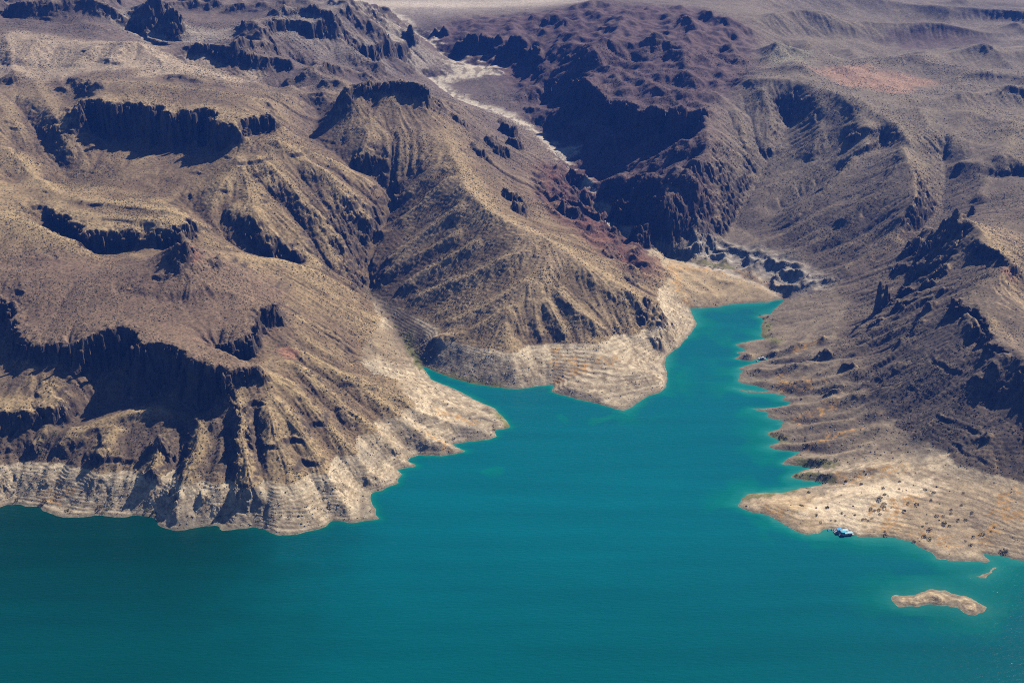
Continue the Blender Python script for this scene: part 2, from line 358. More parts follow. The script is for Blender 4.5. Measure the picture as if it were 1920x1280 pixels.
for L in LINES: put_line(world_line(L))
cliff_lines = []
def rough_line(L, amp):
    """the same line with the ins and outs of a broken rim"""
    d = np.hypot(*np.diff(L[:, :2], axis=0).T); cum = np.concatenate([[0], np.cumsum(d)])
    n = max(int(cum[-1] / 5.0), 2); t = np.linspace(0, cum[-1], n + 1)
    P = np.stack([np.interp(t, cum, L[:, k]) for k in range(3)], 1)
    g = np.gradient(P[:, :2], axis=0); g /= np.hypot(g[:, 0], g[:, 1])[:, None] + 1e-9
    o = amp * (1.5 * fbm(t + P[0, 0], t * 0 + P[0, 1], 55, 2) + 0.9 * np.sign(perlin(t / 17 + P[0, 0], t * 0 + 3.3)) * smooth(0.08, 0.22, np.abs(perlin(t / 17 + P[0, 0], t * 0 + 3.3))))
    P[:, 0] += g[:, 1] * o; P[:, 1] -= g[:, 0] * o
    return P
for pts, h in CLIFFS:
    L = rough_line(world_line(pts), 0.16 * h)
    cliff_lines.append((L, h))
    n = len(L)
    d = np.gradient(L[:, :2], axis=0); d /= np.hypot(d[:, 0], d[:, 1])[:, None] + 1e-9
    nrm = np.stack([d[:, 1], -d[:, 0]], 1)
    q_ = np.linspace(0, 1, n); hh = h * (0.45 + 0.55 * smooth(0, 0.12, q_) * smooth(1, 0.88, q_)) * (0.92 + 0.35 * fbm(np.arange(n) * 5.0 + L[0, 0], np.zeros(n), 60, 2))
    B = L.copy()
    B[:, :2] += nrm * (0.2 * hh + 2.5)[:, None]; B[:, 2] -= hh
    put_line(L, 3.0); put_line(B, 3.0)
# border: gentle country outside the frame
put_line(np.array([(GX0, 3500, 170), (GX1, 3500, 150)]))
put_line(np.array([(-1500, 2300, 230), (-1650, 3000, 270)]))
put_line(np.array([(1500, 2300, 170), (1650, 3000, 160)]))
put_line(np.array([(-1200, 1500, 170), (-1500, 1700, 200)]))
put_line(np.array([(1000, 1500, 150), (1400, 1700, 170)]))
fixed = wt > 0
fix[fixed] /= wt[fixed]
near = shore_d < 5.0
fix[near & ~lake_m] = 0.42 * shore_d[near & ~lake_m]
fix[lake_m] = -np.minimum(0.33 * shore_d[lake_m], 22.0)
low = (isl_m | bar_m) & near
fix[low] = 0.16 * shore_d[low]
fixed |= near | lake_m

def relax(z, fz, fm, iters, om=1.0):
    for _ in range(iters):
        p = np.pad(z, 1, mode='edge')
        n = 0.25 * (p[:-2, 1:-1] + p[2:, 1:-1] + p[1:-1, :-2] + p[1:-1, 2:])
        z = np.where(fm, fz, n)
    return z

def solve():
    levels = []
    f, m = fix, fixed
    for _ in range(6):
        levels.append((f, m))
        h, w = f.shape
        H2, W2 = (h + 1) // 2, (w + 1) // 2
        F = np.pad(np.where(m, f, 0), ((0, H2 * 2 - h), (0, W2 * 2 - w))); M = np.pad(m.astype(float), ((0, H2 * 2 - h), (0, W2 * 2 - w)))
        sF = F.reshape(H2, 2, W2, 2).sum((1, 3)); sM = M.reshape(H2, 2, W2, 2).sum((1, 3))
        m = sM > 0; f = np.where(m, sF / np.maximum(sM, 1), 0)
    z = np.full(levels[-1][0].shape, 120.0)
    for k in range(5, -1, -1):
        f, m = levels[k]
        if z.shape != f.shape:
            z = np.repeat(np.repeat(z, 2, 0), 2, 1)[:f.shape[0], :f.shape[1]]
        z = relax(z, f, m, [50, 70, 110, 200, 400, 1500][k])
    return z
H = solve().astype(np.float64)

def blur(z, n=1):
    for _ in range(n):
        p = np.pad(z, 1, mode='edge')
        z = 0.25 * p[1:-1, 1:-1] + 0.125 * (p[:-2, 1:-1] + p[2:, 1:-1] + p[1:-1, :-2] + p[1:-1, 2:]) + 0.0625 * (p[:-2, :-2] + p[2:, 2:] + p[2:, :-2] + p[:-2, 2:])
    return z

def sample(F, x, y):
    u = np.clip((np.asarray(x) - GX0) / CELL, 0, NX - 1.001); v = np.clip((np.asarray(y) - GY0) / CELL, 0, NY - 1.001)
    i = u.astype(np.int32); j = v.astype(np.int32); u = u - i; v = v - j
    return (F[j, i] * (1 - u) + F[j, i + 1] * u) * (1 - v) + (F[j + 1, i] * (1 - u) + F[j + 1, i + 1] * u) * v

def meet(px, py, F=None):
    """where the sight line through a photo pixel meets the land"""
    F = H if F is None else F
    px = np.atleast_1d(np.asarray(px, float)); py = np.atleast_1d(np.asarray(py, float))
    dx, dy, dz = ray(px, py)
    t0 = GY0 / dy; t1 = (GY1 + 0 * dy) / dy
    n = 1400
    tt = np.linspace(0, 1, n)[None, :] * (t1 - t0)[:, None] + t0[:, None]
    xs = dx[:, None] * tt; ys = dy[:, None] * tt; zs = CAM_H + dz[:, None] * tt
    g = np.maximum(sample(F, xs, ys), 0.0)
    below = zs <= g
    k = np.where(below.any(1), below.argmax(1), n - 1); k = np.maximum(k, 1); r = np.arange(len(px))
    d0 = zs[r, k - 1] - g[r, k - 1]; d1 = zs[r, k] - g[r, k]
    f = np.clip(d0 / np.where(np.abs(d0 - d1) < 1e-9, 1, d0 - d1), 0, 1)
    t = tt[r, k - 1] + f * (tt[r, k] - tt[r, k - 1])
    return dx * t, dy * t, CAM_H + dz * t

H = np.where(lake_m, H, blur(H, 1))
Hbase = H.copy()
LAND = smooth(0.0, 14.0, np.where(lake_m, 0, shore_d))          # 0 at the waterline

# spurs and gullies
add = np.zeros_like(H)
for pts, dz, w in DRAPE:
    p = np.array(pts, float)
    x, y, _ = meet(p[:, 0], p[:, 1], Hbase)
    D, TT = line_dist([np.stack([x, y], 1)], w * 1.3, want_t=True)
    prof = np.clip(1 - D / w, 0, 1); prof = prof * (0.6 + 0.4 * prof)
    prof *= smooth(0, 0.12, TT) * smooth(1.0, 0.88, TT) if dz > 0 else smooth(0, 0.2, TT)
    add += 1.15 * dz * prof
H += add * np.where(lake_m, 0, smooth(0, 10, shore_d))

def region(px_poly):
    p = np.array(px_poly, float)
    x, y, _ = meet(p[:, 0], p[:, 1], Hbase)
    return fill_poly(np.stack([x, y], 1))
def soft(m, n=12):
    z = m.astype(float)
    s = z[::4, ::4]
    s = blur(s, n)
    return np.clip(sample_small(s), 0, 1)
def sample_small(s):
    u = np.clip((X - GX0) / (CELL * 4), 0, s.shape[1] - 1.001); v = np.clip((Y - GY0) / (CELL * 4), 0, s.shape[0] - 1.001)
    i = u.astype(np.int32); j = v.astype(np.int32); u = u - i; v = v - j
    return (s[j, i] * (1 - u) + s[j, i + 1] * u) * (1 - v) + (s[j + 1, i] * (1 - u) + s[j + 1, i + 1] * u) * v

R_MASSIF = soft(region([(800,70),(850,35),(965,22),(1100,2),(1300,15),(1420,60),(1410,140),(1340,200),(1330,300),(1340,420),(1200,470),(1130,440),(1070,430),(1020,330),(1060,280),(1000,220),(940,140),(830,100)]), 5)
R_REDKNOB = soft(region([(1010,310),(1090,300),(1120,380),(1210,470),(1270,520),(1200,520),(1100,450),(1020,380)]), 3)
R_FINS = soft(region([(1480,610),(1640,600),(1700,450),(1780,450),(1790,560),(1700,680),(1640,770),(1540,790),(1440,720),(1400,680)]), 4)
R_LEFTFAR = soft(region([(-100,3),(600,3),(780,60),(780,150),(620,190),(430,150),(360,75),(240,45),(100,40),(-100,30)]), 6)
R_LOWROCK = soft(region([(150,770),(480,720),(520,880),(450,930),(250,890),(160,860)]), 3)
R_EASTROCK = soft(region([(560,700),(780,780),(800,850),(740,900),(690,960),(560,1000),(480,900),(500,760)]), 3)
R_BEACH = soft(region([(1385,945),(1440,925),(1560,925),(1745,878),(1860,905),(1990,890),(1990,1050),(1860,1045),(1760,1045),(1640,1003),(1500,1000)]), 3)
R_SCREE = soft(region([(1640,700),(1700,640),(1780,566),(1796,572),(1858,640),(1930,690),(2100,740),(2100,840),(1920,790),(1800,835),(1700,805),(1620,780)]), 3)
R_TALUS = soft(region([(-300,690),(60,680),(130,700),(300,760),(482,725),(520,800),(545,900),(300,900),(170,890),(-300,885)]), 3)
R_HEAD = soft(region([(860,310),(960,410),(1100,490),(1215,575),(1200,625),(1000,640),(830,625),(760,600),(700,530),(740,440)]), 4)
R_INLET = soft(region([(1260,480),(1340,490),(1470,540),(1460,562),(1300,575),(1230,530)]), 3)

H += R_MASSIF * (13 * (ridged(X, Y, 190, 3, 3) - 0.7) * (0.45 + smooth(0.1, -0.5, fbm(X, Y, 200, 2, seed=77))) + 7 * fbm(X, Y, 30, 2, seed=5)) * LAND
H += R_INLET * 3.0 * (ridged(X, Y, 45, 3, 31) - 0.5) * LAND
H += R_REDKNOB * 10 * (ridged(X, Y, 50, 3, 4) - 0.6) * LAND
H += R_FINS * 3.5 * (ridged(X * 0.8 + Y * 0.6, (Y * 0.8 - X * 0.6) * 2.2, 70, 3, 6) - 0.7) * LAND
R_RIGHTFAR = soft(region([(1440,6),(2100,6),(2100,230),(1700,180),(1420,140)]), 8)
H += R_RIGHTFAR * 24 * (ridged(X + 0.5 * Y, Y * 1.6, 420, 2, 18) - 0.6)
H += R_LEFTFAR * 18 * (ridged(X, Y, 170, 4, 8) - 0.6)
H += R_LOWROCK * 0.6 * (ridged(X, Y, 45, 3, 9) - 0.6) * LAND
H += R_EASTROCK * 0.6 * (ridged(X, Y, 36, 3, 2) - 0.6) * LAND

R_OUT = soft(region([(1275,452),(1350,448),(1420,468),(1500,493),(1570,530),(1505,548),(1472,552),(1440,522),(1380,497),(1300,485)]), 2)
H += R_OUT * 9 * (ridged(X, Y, 34, 3, 25) - 0.45) * LAND
# rock knobs
kp = np.array(KNOBS, float)
kx, ky, kz = meet(kp[:, 0], kp[:, 1], Hbase)
KM = np.zeros_like(H)
for x, y, r, h, kpx, kpy in zip(kx, ky, kp[:, 2], kp[:, 3], kp[:, 0], kp[:, 1]):
    i0 = max(int((x - 2 * r - GX0) / CELL), 0); i1 = min(int((x + 2 * r - GX0) / CELL) + 2, NX)
    j0 = max(int((y - 2 * r - GY0) / CELL), 0); j1 = min(int((y + 2 * r - GY0) / CELL) + 2, NY)
    if i0 >= i1 or j0 >= j1: continue
    xs, ys = X[j0:j1, i0:i1] - x, Y[j0:j1, i0:i1] - y
    fin = kpx > 1430 and 590 < kpy < 800
    ang = 2.75 + rng.uniform(-.15, .15) if fin else rng.uniform(0, 3.14); ca, sa = math.cos(ang), math.sin(ang)
    xr, yr = xs * ca + ys * sa, (ys * ca - xs * sa) * (2.3 if fin else rng.uniform(1.0, 1.7))
    q = np.hypot(xr, yr) / (0.85 * r) * (1 + 0.55 * perlin((xs + x) / (r * 0.7), (ys + y) / (r * 0.7)))
    b = smooth(1.05, 0.55, q) * (0.75 + 0.5 * perlin((xs + x) / (r * 0.45) + 9, (ys + y) / (r * 0.45)))
    H[j0:j1, i0:i1] += 0.8 * h * b * LAND[j0:j1, i0:i1]
    KM[j0:j1, i0:i1] = np.maximum(KM[j0:j1, i0:i1], smooth(1.1, 0.7, q))

# running water: flow is gathered downhill and cuts its own gullies
CALM = np.clip(1 - R_BEACH * 0.85 - R_INLET * 0.7, 0, 1) * LAND
wash_w = [world_line(L)[:, :2] for L in LINES if L[0][:2] == (720, 20)]
wash_d = line_dist(wash_w, 60.0)
CALM *= smooth(10, 45, wash_d) * (1 - 0.5 * R_HEAD) * (1 - 0.6 * R_SCREE)
H += CALM * (3.0 * fbm(X, Y, 110, 3, seed=1) + 1.0 * fbm(X, Y, 28, 3, seed=2))
idx = np.arange(NX * NY).reshape(NY, NX)
OFF = [(-1, 0), (1, 0), (0, -1), (0, 1), (-1, -1), (-1, 1), (1, -1), (1, 1)]
def flow(z):
    for _ in range(14):                                    # fill small pits
        p = np.pad(z, 1, mode='edge')
        mn = np.minimum.reduce([p[1 + a_:NY + 1 + a_, 1 + b_:NX + 1 + b_] for a_, b_ in OFF])
        z = np.maximum(z, np.minimum(mn + 0.01, z + 3))
    p = np.pad(z, 1, mode='constant', constant_values=1e9)
    best = np.zeros_like(z); rec = idx.copy()
    pi = np.pad(idx, 1, mode='edge')
    for a_, b_ in OFF:
        s = (z - p[1 + a_:NY + 1 + a_, 1 + b_:NX + 1 + b_]) / math.hypot(a_, b_)
        m = s > best
        best[m] = s[m]; rec[m] = pi[1 + a_:NY + 1 + a_, 1 + b_:NX + 1 + b_][m]
    ptr = rec.ravel(); acc = np.where(ptr == idx.ravel(), 0.0, 1.0); self_ = ptr == idx.ravel()
    a_ = np.ones(NX * NY); 
    ptr = ptr.copy(); N = NX * NY
    live = ~self_
    for _ in range(12):
        b_ = np.bincount(ptr[live], weights=a_[live], minlength=N)
        a_ = a_ + b_
        nl = live & live[ptr]
        ptr = ptr[ptr]; live = nl
    return a_.reshape(NY, NX), best / CELL
for it in range(11):
    acc, slp = flow(H)
    k_ = CALM * (0.35 + 0.65 * smooth(22, 34, H)) * (1 - 0.5 * R_MASSIF) * smooth(0.05, 0.2, slp) * smooth(1.5, 1.0, slp)
    cut = np.minimum(0.030 * np.sqrt(np.minimum(acc, 6000.0) * CELL * CELL) * slp, 0.45 * slp * CELL) * k_
    H = H - 0.5 * cut - 0.5 * blur(cut, 1)
    H = np.where(lake_m | (slp > 0.95), H, 0.86 * H + 0.14 * blur(H, 1))
ACC = blur(np.log1p(acc / 25.0), 2)
H = np.where(lake_m, np.minimum(H, -0.02), np.maximum(H, 0.03 + 0.05 * np.minimum(shore_d, 6)))
print('height field', round(time.time() - T0, 1), 's')
# ---------------------------------------------------------------- finer sampling of the land: fluted cliffs, ledges, rubble
NPHI, NR = 1180, 1260
tphi = np.tan(np.radians(np.linspace(-25.0, 25.0, NPHI)))
yr = np.concatenate([np.exp(np.linspace(math.log(1010.0), math.log(3450.0), NR - 60)), np.exp(np.linspace(math.log(3460.0), math.log(9000.0), 60))])
VX = (yr[:, None] * tphi[None]).astype(np.float64); VY = np.repeat(yr[:, None], NPHI, 1)
sh = sample(np.where(lake_m, 0.0, shore_d), VX, VY)
e_ = 5.0
slope0 = np.hypot(sample(H, VX + e_, VY) - sample(H, VX - e_, VY), sample(H, VX, VY + e_) - sample(H, VX, VY - e_)) / (2 * e_)
wm = smooth(4, 18, sh) * (0.22 + 0.78 * smooth(0.55, 1.1, blur(slope0, 3)))
wx = wm * (3.0 * perlin(VX / 26, VY / 26) + 1.0 * perlin(VX / 9.5 + 7, VY / 9.5) + 1.2 * perlin(VX / 4.3 + 3, VY / 4.3 + 9))
wy = wm * (3.0 * perlin(VX / 26 + 50, VY / 26 + 20) + 1.0 * perlin(VX / 9.5 + 17, VY / 9.5 + 40) + 1.2 * perlin(VX / 4.3 + 31, VY / 4.3 + 19))
def cellrand(x, y, seed):
    """a random value per cell of an uneven mosaic: blocky rock faces"""
    xi = np.floor(x).astype(np.int32); yi = np.floor(y).astype(np.int32)
    best = np.full(x.shape, 9.0, np.float32); val = np.zeros(x.shape, np.float32)
    for a_ in (-1, 0, 1):
        for b_ in (-1, 0, 1):
            h = _P[_P[(xi + a_ + seed) & 255] + ((yi + b_) & 255)]
            d = (xi + a_ + (h & 15) / 16.0 - x) ** 2 + (yi + b_ + (h >> 4) / 16.0 - y) ** 2
            m = d < best; best[m] = d[m]; val[m] = (_P[h + 37] / 255.0 - 0.5)[m]
    return val
cw = smooth(0.6, 1.1, blur(slope0, 3)) * smooth(4, 18, sh)
wx += cw * (6.0 * cellrand(VX / 13, VY / 13, 3) + 4.0 * cellrand(VX / 4, VY / 4, 9)); wy += cw * (7.0 * cellrand(VX / 13, VY / 13, 5) + 4.0 * cellrand(VX / 4, VY / 4, 11))
VZ = sample(H, VX + wx, VY + wy)
e_ = 4.0
slope = np.hypot(sample(H, VX + e_, VY) - sample(H, VX - e_, VY), sample(H, VX, VY + e_) - sample(H, VX, VY - e_)) / (2 * e_)
far = smooth(3050, 3480, np.maximum(VY, np.abs(VX) * 2.1))
plain_z = 150 + smooth(120, 500, np.abs(VX + 60)) * 45 * ridged(VX, VY, 520, 3, 19) + 10 * fbm(VX, VY, 700, 3, seed=3) + 0.012 * (VY - 3400)
VZ = VZ * (1 - far) + plain_z * far
b_massif, b_red, b_beach, b_fins, b_km, b_inlet, b_low, b_erock, b_lfar = [np.clip(sample(f, VX + wx, VY + wy), 0, 1) for f in (R_MASSIF, R_REDKNOB, R_BEACH, R_FINS, KM, R_INLET, R_LOWROCK, R_EASTROCK, R_LEFTFAR)]
washv = sample(wash_d, VX, VY)
rough = np.clip(0.18 + 0.8 * smooth(0.55, 1.1, slope) + 0.6 * b_km + 0.4 * b_massif, 0, 1.4) * smooth(0, 8, sh) * (1 - 0.9 * smooth(20, 5, washv))
VZ += rough * (1.5 * fbm(VX, VY, 17, 2, seed=4) + 0.75 * fbm(VX, VY, 6.5, 2, seed=6))
def terrace(z, p, n):
    t = z / p + n
    f = np.floor(t); r = t - f
    return (f + smooth(0.32, 0.68, r) - n) * p
# old waterlines cut into the drawdown band, rock ledges higher up
band = smooth(0.4, 1.5, VZ) * (1 - smooth(24.5, 29.5, VZ))
n1 = 0.45 * fbm(VX, VY, 80, 4, seed=11)
tw = band * np.clip(0.55 + 0.8 * fbm(VX, VY, 60, 2, seed=12), 0.05, 0.6) * (1 - 0.55 * b_beach) * (1 - 0.65 * smooth(230, 300, VX) * (1 - b_beach))
VZ += tw * (terrace(VZ, 2.0, n1) - VZ)
VZ += b_beach * band * np.clip(0.35 + 0.9 * fbm(VX, VY, 40, 2, seed=96), 0.05, 0.65) * (terrace(VZ, 1.25, n1) - VZ)
n2 = 0.9 * fbm(VX, VY, 160, 3, seed=13)
lev = (_P[np.floor(VZ / 6.0 + n2).astype(int) & 255] % 100 < 45).astype(float)
hd = smooth(-330, -250, VX) * smooth(1500, 1560, VY)
lw = lev * np.clip(fbm(VX, VY, 48, 3, seed=14) * 2.2 - 0.25 + 0.2 * (b_low + b_erock), 0, 0.75) * (1 - 0.93 * hd) * smooth(0.22, 0.5, slope) * smooth(27, 33, VZ) * (1 - smooth(1.1, 1.6, slope))
VZ += lw * (terrace(VZ, 6.0, n2) - VZ)
bi_ = np.clip(sample(isl_m.astype(float), VX, VY), 0, 1) * smooth(0.3, 1.2, VZ)
VZ += bi_ * (0.9 * fbm(VX, VY, 14, 3, seed=99) + 0.7 * (terrace(VZ, 1.3, n1) - VZ))
VZ = np.where(sample(lake_m.astype(float), VX, VY) > 0.99, np.minimum(VZ, -0.05), VZ)

# rills and talus stripes: noise drawn out down the fall line
Hs = blur(H, 8)
gxx, gyy = sample(Hs, VX + 6, VY) - sample(Hs, VX - 6, VY), sample(Hs, VX, VY + 6) - sample(Hs, VX, VY - 6)
gl_ = np.hypot(gxx, gyy) + 1e-6; gxx /= gl_; gyy /= gl_
lic = 0
for s_ in np.linspace(-36, 36, 13):
    lic = lic + perlin((VX + s_ * gxx) / 6.0, (VY + s_ * gyy) / 6.0) + 0.6 * perlin((VX + s_ * gxx) / 13.0 + 5, (VY + s_ * gyy) / 13.0)
lic = np.clip(lic / (lic.std() + 1e-6), -2.2, 2.2)
lick = smooth(0.16, 0.45, gl_ / 12) * smooth(3, 12, sh) * (1 - b_beach) * (0.35 + 0.65 * smooth(24, 32, VZ)) * (1 - far)
VZ += 0.75 * lic * lick
# normals and shape measures of the finished surface
def grid_normals(x, y, z):
    p = np.stack([x, y, z], -1)
    du = np.empty_like(p); dv = np.empty_like(p)
    du[:, 1:-1] = p[:, 2:] - p[:, :-2]; du[:, 0] = p[:, 1] - p[:, 0]; du[:, -1] = p[:, -1] - p[:, -2]
    dv[1:-1] = p[2:] - p[:-2]; dv[0] = p[1] - p[0]; dv[-1] = p[-1] - p[-2]
    n = np.cross(du, dv); n /= np.linalg.norm(n, axis=-1, keepdims=True)
    return n
NRM = grid_normals(VX, VY, VZ)
steep = np.sqrt(np.clip(1 - NRM[..., 2] ** 2, 0, 1)) / np.maximum(NRM[..., 2], 0.05)
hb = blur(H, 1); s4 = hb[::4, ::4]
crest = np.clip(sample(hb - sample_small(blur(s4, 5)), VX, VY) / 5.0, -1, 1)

# ---------------------------------------------------------------- what the ground is made of (its own colour, with distance haze and sunlit facets painted in)
def C(r, g, b): return np.array([r, g, b], float)
def mixc(a_, b_, t): return a_ + (b_ - a_) * np.asarray(t)[..., None]
def draped(lines, w, jitter=0.0):
    ws = []
    for pts in lines:
        p = np.array(pts, float); x, y, _ = meet(p[:, 0], p[:, 1], H)
        ws.append(np.stack([x, y], 1))
    return line_dist(ws, w * 2.0)
ORANGE = [[(1045,655),(1042,690),(1050,705),(1040,722)],[(1052,700),(1090,690),(1150,672)],[(1075,672),(1095,690)],[(1260,500),(1275,540),(1290,565)],[(1265,498),(1330,506),(1390,518)],[(1440,532),(1466,552)],
 [(1380,508),(1420,522),(1455,538),(1470,556)],[(1465,730),(1470,712),(1468,700)],[(1462,728),(1490,720),(1510,712)],[(1500,735),(1520,722),(1540,716)],
 [(1490,660),(1510,650),(1525,640)],[(1490,786),(1530,772),(1565,760)],[(1515,840),(1540,826),(1560,818),(1600,806)],[(1500,905),(1560,903),(1620,890),(1665,880),(1700,877)],
 [(1640,960),(1665,950),(1690,945),(1715,935)],[(1665,990),(1680,965),(1670,945)],[(1725,1005),(1745,1000)],[(1765,1010),(1775,1025)],[(1450,955),(1462,962)],[(1895,920),(1880,940),(1885,960),(1870,985),(1850,1000),(1830,1010)],[(1870,970),(1915,960)],
 [(830,775),(860,785),(890,792)],[(800,818),(830,828)],[(95,915),(110,925),(125,915)],[(85,930),(105,935)]]
d_or = draped(ORANGE, 9.0)
orange = np.clip(smooth(9, 1, sample(d_or, VX, VY) + 12.0 * fbm(VX, VY, 11, 4, seed=21)) , 0, 1) * 0.8 * smooth(-0.35, 0.3, fbm(VX, VY, 5.5, 3, seed=23))
PALE = [[(700,640),(735,625),(765,660)],[(680,675),(740,690),(790,705)],[(770,757),(830,790)]]
n_big = fbm(VX, VY, 260, 3, seed=31); n_mid = fbm(VX, VY, 45, 3, seed=32); n_sm = fbm(VX, VY, 9, 2, seed=33)
tan_, brown, dark = C(.390, .280, .150), C(.205, .140, .082), C(.070, .054, .044)
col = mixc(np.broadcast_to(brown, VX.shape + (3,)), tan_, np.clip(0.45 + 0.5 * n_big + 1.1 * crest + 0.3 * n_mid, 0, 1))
col = mixc(col, C(.135, .107, .106), 0.75 * smooth(1850, 2550, VY))  # bluish mauve with distance: haze painted into the ground colour
col = mixc(col, C(.43, .315, .19), 0.45 * np.clip(sample(R_HEAD, VX, VY), 0, 1) * smooth(-0.2, 0.3, n_mid + crest))
col = mixc(col, C(.265, .220, .150), 0.55 * smooth(150, 500, VX) * smooth(1900, 2200, VY))              # olive grey hills on the right
col = mixc(col, C(.205, .134, .093), 0.8 * smooth(-150, -260, VX) * smooth(1720, 1640, VY) * smooth(80, 100, VZ))   # ruddy mesa top
col = mixc(col, C(.135, .084, .080), 0.88 * b_massif)
col = mixc(col, C(.205, .092, .068), np.clip(0.9 * b_red * smooth(-0.5, 0.4, n_mid + 0.4), 0, 1))
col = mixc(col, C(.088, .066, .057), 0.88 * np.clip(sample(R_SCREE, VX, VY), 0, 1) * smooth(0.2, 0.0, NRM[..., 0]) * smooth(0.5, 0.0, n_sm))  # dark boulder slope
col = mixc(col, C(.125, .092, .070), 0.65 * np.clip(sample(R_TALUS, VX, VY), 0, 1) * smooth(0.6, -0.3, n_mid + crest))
def blotch(px, py, r, c, k, ex=1.0):
    global col
    x, y, _ = meet([px], [py], H)
    d = np.hypot((VX - x[0]) / ex, VY - y[0]) / r + 0.35 * fbm(VX, VY, r * 0.6, 2, seed=px * 0.01)
    col = mixc(col, C(*c), k * smooth(1.0, 0.55, d))
blotch(240, 100, 110, (.44, .34, .24), 0.9, 2.2)
blotch(60, 100, 110, (.40, .31, .22), 0.8, 1.6)
blotch(1640, 150, 90, (.40, .245, .165), 0.9, 1.5)
blotch(1760, 80, 70, (.13, .085, .085), 0.7, 2.0)
blotch(330, 35, 90, (.38, .32, .25), 0.7, 1.6)
blotch(1480, 110, 60, (.30, .27, .19), 0.7, 1.0)
blotch(620, 55, 120, (.30, .25, .20), 0.6, 1.3)
blotch(700, 35, 110, (.42, .355, .275), 0.75, 1.6)
blotch(1850, 660, 60, (.27, .19, .13), 0.6)
blotch(370, 700, 40, (.24, .12, .08), 0.0)
for px, py, r in ((1440,492,34),(1320,474,26),(1500,518,26),(1400,470,22),(1360,500,20)):
    blotch(px, py, r, (.43, .375, .30), 0.6, 1.5)
for px, py, r, k_ in ((1890,560,40,.8),(1880,440,45,.7),(1900,640,22,.7),(1000,440,40,.5),(1030,480,30,.5)):  # sunlit facets of ridge and headland painted a lighter tan
    blotch(px, py, r, (.40, .285, .175), k_)
for px, py, r in ((1268,600,30),(1250,640,24),(1290,585,18)):
    blotch(px, py, r, (.60, .53, .44), 0.7)
for px, py, r in ((540,660,16),(1835,640,10),(1890,510,14),(355,460,18),(1330,545,10),(160,460,10)):
    blotch(px, py, r, (.33, .155, .105), 0.7)
col = mixc(col, mixc(np.broadcast_to(C(.21, .17, .145), col.shape), C(.56, .48, .38), smooth(520, 330, np.abs(VX + 100))) * (1 + 0.5 * fbm(VX, VY * 3, 500, 4, seed=61))[..., None], far)
col = mixc(col, C(.20, .160, .130) * (1 + 0.6 * fbm(VX, VY * 4, 260, 4, seed=62))[..., None], 0.8 * smooth(850, 1150, VX) * smooth(2500, 2750, VY))
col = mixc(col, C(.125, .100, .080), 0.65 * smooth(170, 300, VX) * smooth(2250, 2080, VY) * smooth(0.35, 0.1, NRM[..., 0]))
# bare rock on anything steep
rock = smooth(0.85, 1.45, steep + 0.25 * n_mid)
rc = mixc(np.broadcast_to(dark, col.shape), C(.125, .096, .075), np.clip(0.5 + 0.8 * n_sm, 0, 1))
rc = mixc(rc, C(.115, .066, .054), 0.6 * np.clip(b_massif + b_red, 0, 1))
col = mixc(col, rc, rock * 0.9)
col = mixc(col, C(.12, .09, .07), 0.5 * b_km)
rs_ = np.mod(VZ / 6.0 + n2, 1.0)
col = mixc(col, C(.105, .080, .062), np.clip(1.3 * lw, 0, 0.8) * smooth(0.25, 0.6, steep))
col *= (1 + 0.13 * lic * lick)[..., None]
# drawdown band: mineral crust up to the old high-water mark
ringtop = 27 + 0.8 * n_mid
edge = smooth(ringtop + 0.6, ringtop - 0.6, VZ)
kring = np.clip(1.0 - 0.88 * smooth(230, 300, VX) * smooth(1330, 1420, VY) - 0.25 * smooth(1840, 1900, VY), 0, 1)
kring *= 1 - 0.8 * smooth(1360, 1440, VY) * smooth(-90, -170, VX) * smooth(-0.3, 0.1, fbm(VX, VY, 70, 3, seed=91))
strat = 0.5 + 0.5 * np.sin((VZ + 3.0 * n_big) * 2.4 + 2 * n_mid)
crust = mixc(np.broadcast_to(C(.375, .285, .18), col.shape), C(.64, .515, .345), np.clip(0.42 + 0.55 * n_sm + 0.75 * (strat - 0.5) + 0.5 * smooth(15, 26, VZ) - 0.2 * smooth(1.0, 1.5, steep), 0, 1))
crust = mixc(crust, C(.27, .225, .165), np.clip(0.9 * fbm(VX, VY, 55, 3, seed=41) - 0.05, 0, 0.75) + 0.25 * smooth(9, 2, VZ))
col = mixc(col, crust, edge * kring)
low_tan = mixc(np.broadcast_to(C(.31, .245, .160), col.shape), C(.20, .155, .11), np.clip(0.4 + 0.7 * n_mid + 0.3 * (strat - 0.5), 0, 1))
col = mixc(col, low_tan, edge * (1 - kring) * 0.5)
bs = mixc(np.broadcast_to(C(.43, .31, .175), col.shape), C(.73, .535, .30), np.clip(0.25 + 0.7 * fbm(VX, VY, 60, 2, seed=43) + 0.8 * (strat - 0.5), 0, 1))
ln_ = np.abs(np.mod(VZ / 1.25 + n1, 1.0) - 0.5)
bs = mixc(bs, C(.37, .285, .19), 0.65 * smooth(360, 430, VX + 25 * n_mid))
bs = mixc(bs, C(.24, .185, .13), 0.4 * smooth(0.2, 0.05, ln_) * smooth(-0.25, 0.2, fbm(VX, VY, 35, 3, seed=97)) * np.clip(0.5 + 0.9 * n_mid, 0.05, 1))
col = mixc(col, bs, 0.95 * b_beach * edge)
for px, py, r, ex in ((1600,955,32,2.0),(1590,985,16,1.5),(1690,915,22,2.4),(1600,920,14,2.5)):
    blotch(px, py, r, (.78, .62, .42), 0.85, ex)
col = mixc(col, C(.47, .345, .19), 0.65 * b_inlet)
col = mixc(col, C(.56, .31, .10), orange * smooth(0.4, 1.5, VZ))
washn = smooth(30, 8, washv * (1 + 0.5 * n_mid) + smooth(2500, 2200, VY) * 12) * smooth(1800, 1950, VY) * smooth(0.5, 0.15, steep)
